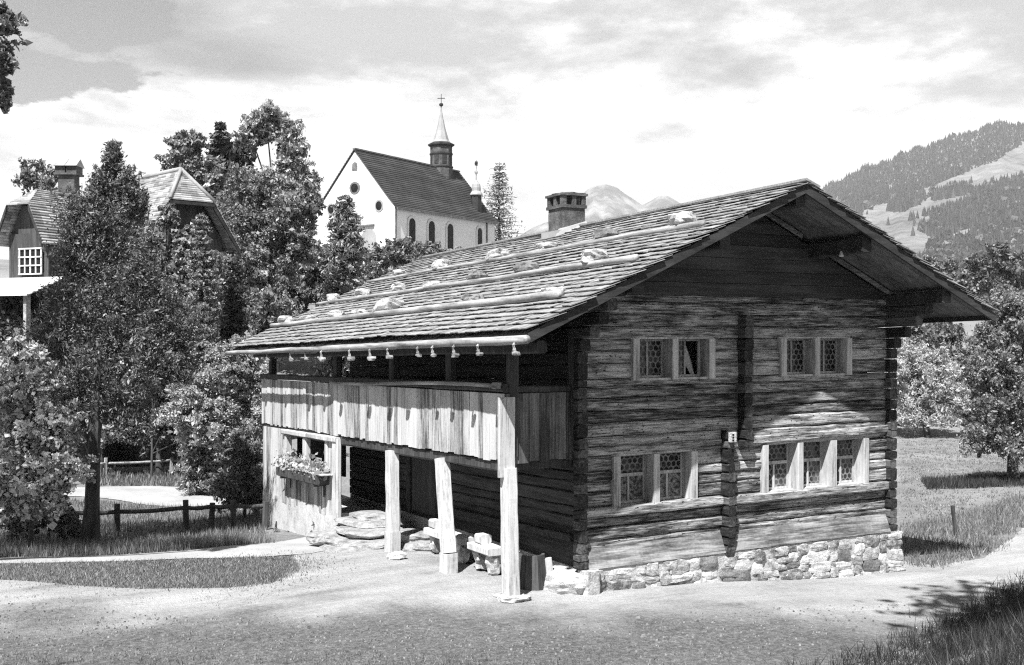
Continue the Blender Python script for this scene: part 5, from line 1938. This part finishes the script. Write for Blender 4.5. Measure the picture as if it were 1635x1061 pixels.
u, v = np.meshgrid(np.linspace(900, 2400, 190), np.concatenate([[-.08], np.linspace(0, 1, 70), [1.05, 1.2, 1.5]]), indexing='ij')
P, _ = mnt(u, v)
P[:, 0, 2] = -30
tag(grid_mesh('mountain', P, M['pasture']), kind='structure')
FOREST = [[(1200, 440), (1300, 318), (1330, 285), (1440, 240), (1600, 185), (2400, 140), (2400, 215), (1640, 226), (1612, 242), (1590, 257), (1540, 275), (1490, 297), (1440, 309), (1405, 326), (1375, 345), (1350, 335), (1300, 400)],
          [(1409, 321), (1440, 316), (1475, 307), (1479, 322), (1440, 338), (1409, 337)], [(1486, 309), (1552, 296), (1553, 309), (1490, 321)], [(1545, 318), (1570, 300), (1635, 285), (2400, 240), (2400, 330), (1560, 335)],
          [(1452, 352), (1475, 344), (1520, 332), (1560, 316), (2400, 320), (2400, 516), (1300, 516), (1400, 440), (1470, 420), (1500, 385), (1456, 362)]]
n = 60000
pu, pv = rng.uniform(1180, 1960, n), rng.uniform(.02, 1.0, n) ** .8
P, py = mnt(pu, pv)
keep = np.zeros(n, bool)
for f_ in FOREST:
    keep |= inside(pu, py, f_)
clear_ = (np.sin(pu * .06 + py * .11) + np.sin(pu * .021 - py * .07 + 2) > 1.35) & (py > 320)
keep &= ~clear_
keep |= (rng.random(n) < .0015)
P, pv = P[keep], pv[keep]
d_ = D0 + (D1 - D0) * pv
k_ = rng.random(len(P)) < np.clip(.15 + d_ / 2200, 0, .97)
hgt = rng.uniform(6, 16, len(P)) * np.clip(.55 + d_ / 4200, .5, 1.1) * np.where(pv < .8, 1.3, .75)


def cones(P, h, w_, mat, name):
    tri = []
    m_ = len(P)
    a0 = rng.uniform(0, 6.28, m_)
    for k in range(5):
        a, c = a0 + k * 1.2566, a0 + (k + 1) * 1.2566
        p0 = P + np.stack([np.cos(a) * w_, np.sin(a) * w_, -h * .05], -1)
        p1 = P + np.stack([np.cos(c) * w_, np.sin(c) * w_, -h * .05], -1)
        tri.append(np.stack([p0, p1, P + np.stack([0 * h, 0 * h, h], -1)], 1))
    v_ = np.stack(tri, 1).reshape(-1, 3, 3)                # keep each tree's faces together
    return tag(quads_mesh(name, v_, M[mat], None, 3), kind='stuff')


cones(P[k_], hgt[k_], hgt[k_] * .24, 'far_tree', 'mountain_forest')
B_ = P[~k_]
hb_ = hgt[~k_] * .55
off = rng.normal(size=(len(B_), 26, 3))
off /= np.linalg.norm(off, axis=2)[:, :, None]
off[..., 2] = np.abs(off[..., 2]) * 1.1
hb_ = hb_ * 1.25
PP = (B_[:, None, :] + off * hb_[:, None, None] * np.array([.62, .62, 1.0])).reshape(-1, 3)
tag(quads_mesh('hillside_wood', leaf_quads(PP, np.repeat(hb_, 26)[:, None] * .30, .6, .8), M['far_leaf']), kind='stuff')

# far pale peaks
PX2 = [700, 790, 850, 885, 915, 938, 952, 968, 985, 1000, 1015, 1026, 1040, 1052, 1066, 1085, 1110, 1150, 1250]
PY2 = [480, 400, 362, 348, 322, 300, 294, 292, 297, 309, 318, 326, 318, 311, 310, 322, 338, 370, 440]
u, v = np.meshgrid(np.linspace(700, 1250, 150), np.linspace(0, 1.5, 60), indexing='ij')
ry = np.interp(u, PX2, PY2)
vv = np.clip(v, 0, 1)
rid = np.abs(np.sin(u * .11 + v * 3)) * 6 * vv * (1 - vv) * 4 + np.sin(u * .31 + v * 7) * 3 * vv * (1 - vv) * 4
py = 515 + (ry - 515) * vv ** .9 + rid 
d_ = 5200 + 2300 * v
z = CAM[2] - (py - 530.5) / FPX * d_
z = np.where(v > 1, (CAM[2] - (ry - 530.5) / FPX * 7500) - (v - 1) * 1800, z)
x, y = W2((u - 817.5) / FPX * d_, d_)
tag(grid_mesh('mountain', np.stack([x, y, z], -1), M['rock']), kind='structure')

# ------------------------------------------------------------------ the summer haze
m = bpy.data.materials.new('haze')
m.use_nodes = True
gg = G(m.node_tree)
vol = gg.add('ShaderNodeVolumePrincipled')
vol.inputs['Color'].default_value = (.96, .96, .96, 1)
vol.inputs['Density'].default_value = 0.00014
vol.inputs['Anisotropy'].default_value = 0.0
o = gg.add('ShaderNodeOutputMaterial')
m.node_tree.links.new(vol.outputs[0], o.inputs['Volume'])
b = MB()
b.box(-9500, 9500, -9500, 9500, -60, 1450)
tag(b.build('haze', m), kind='stuff')
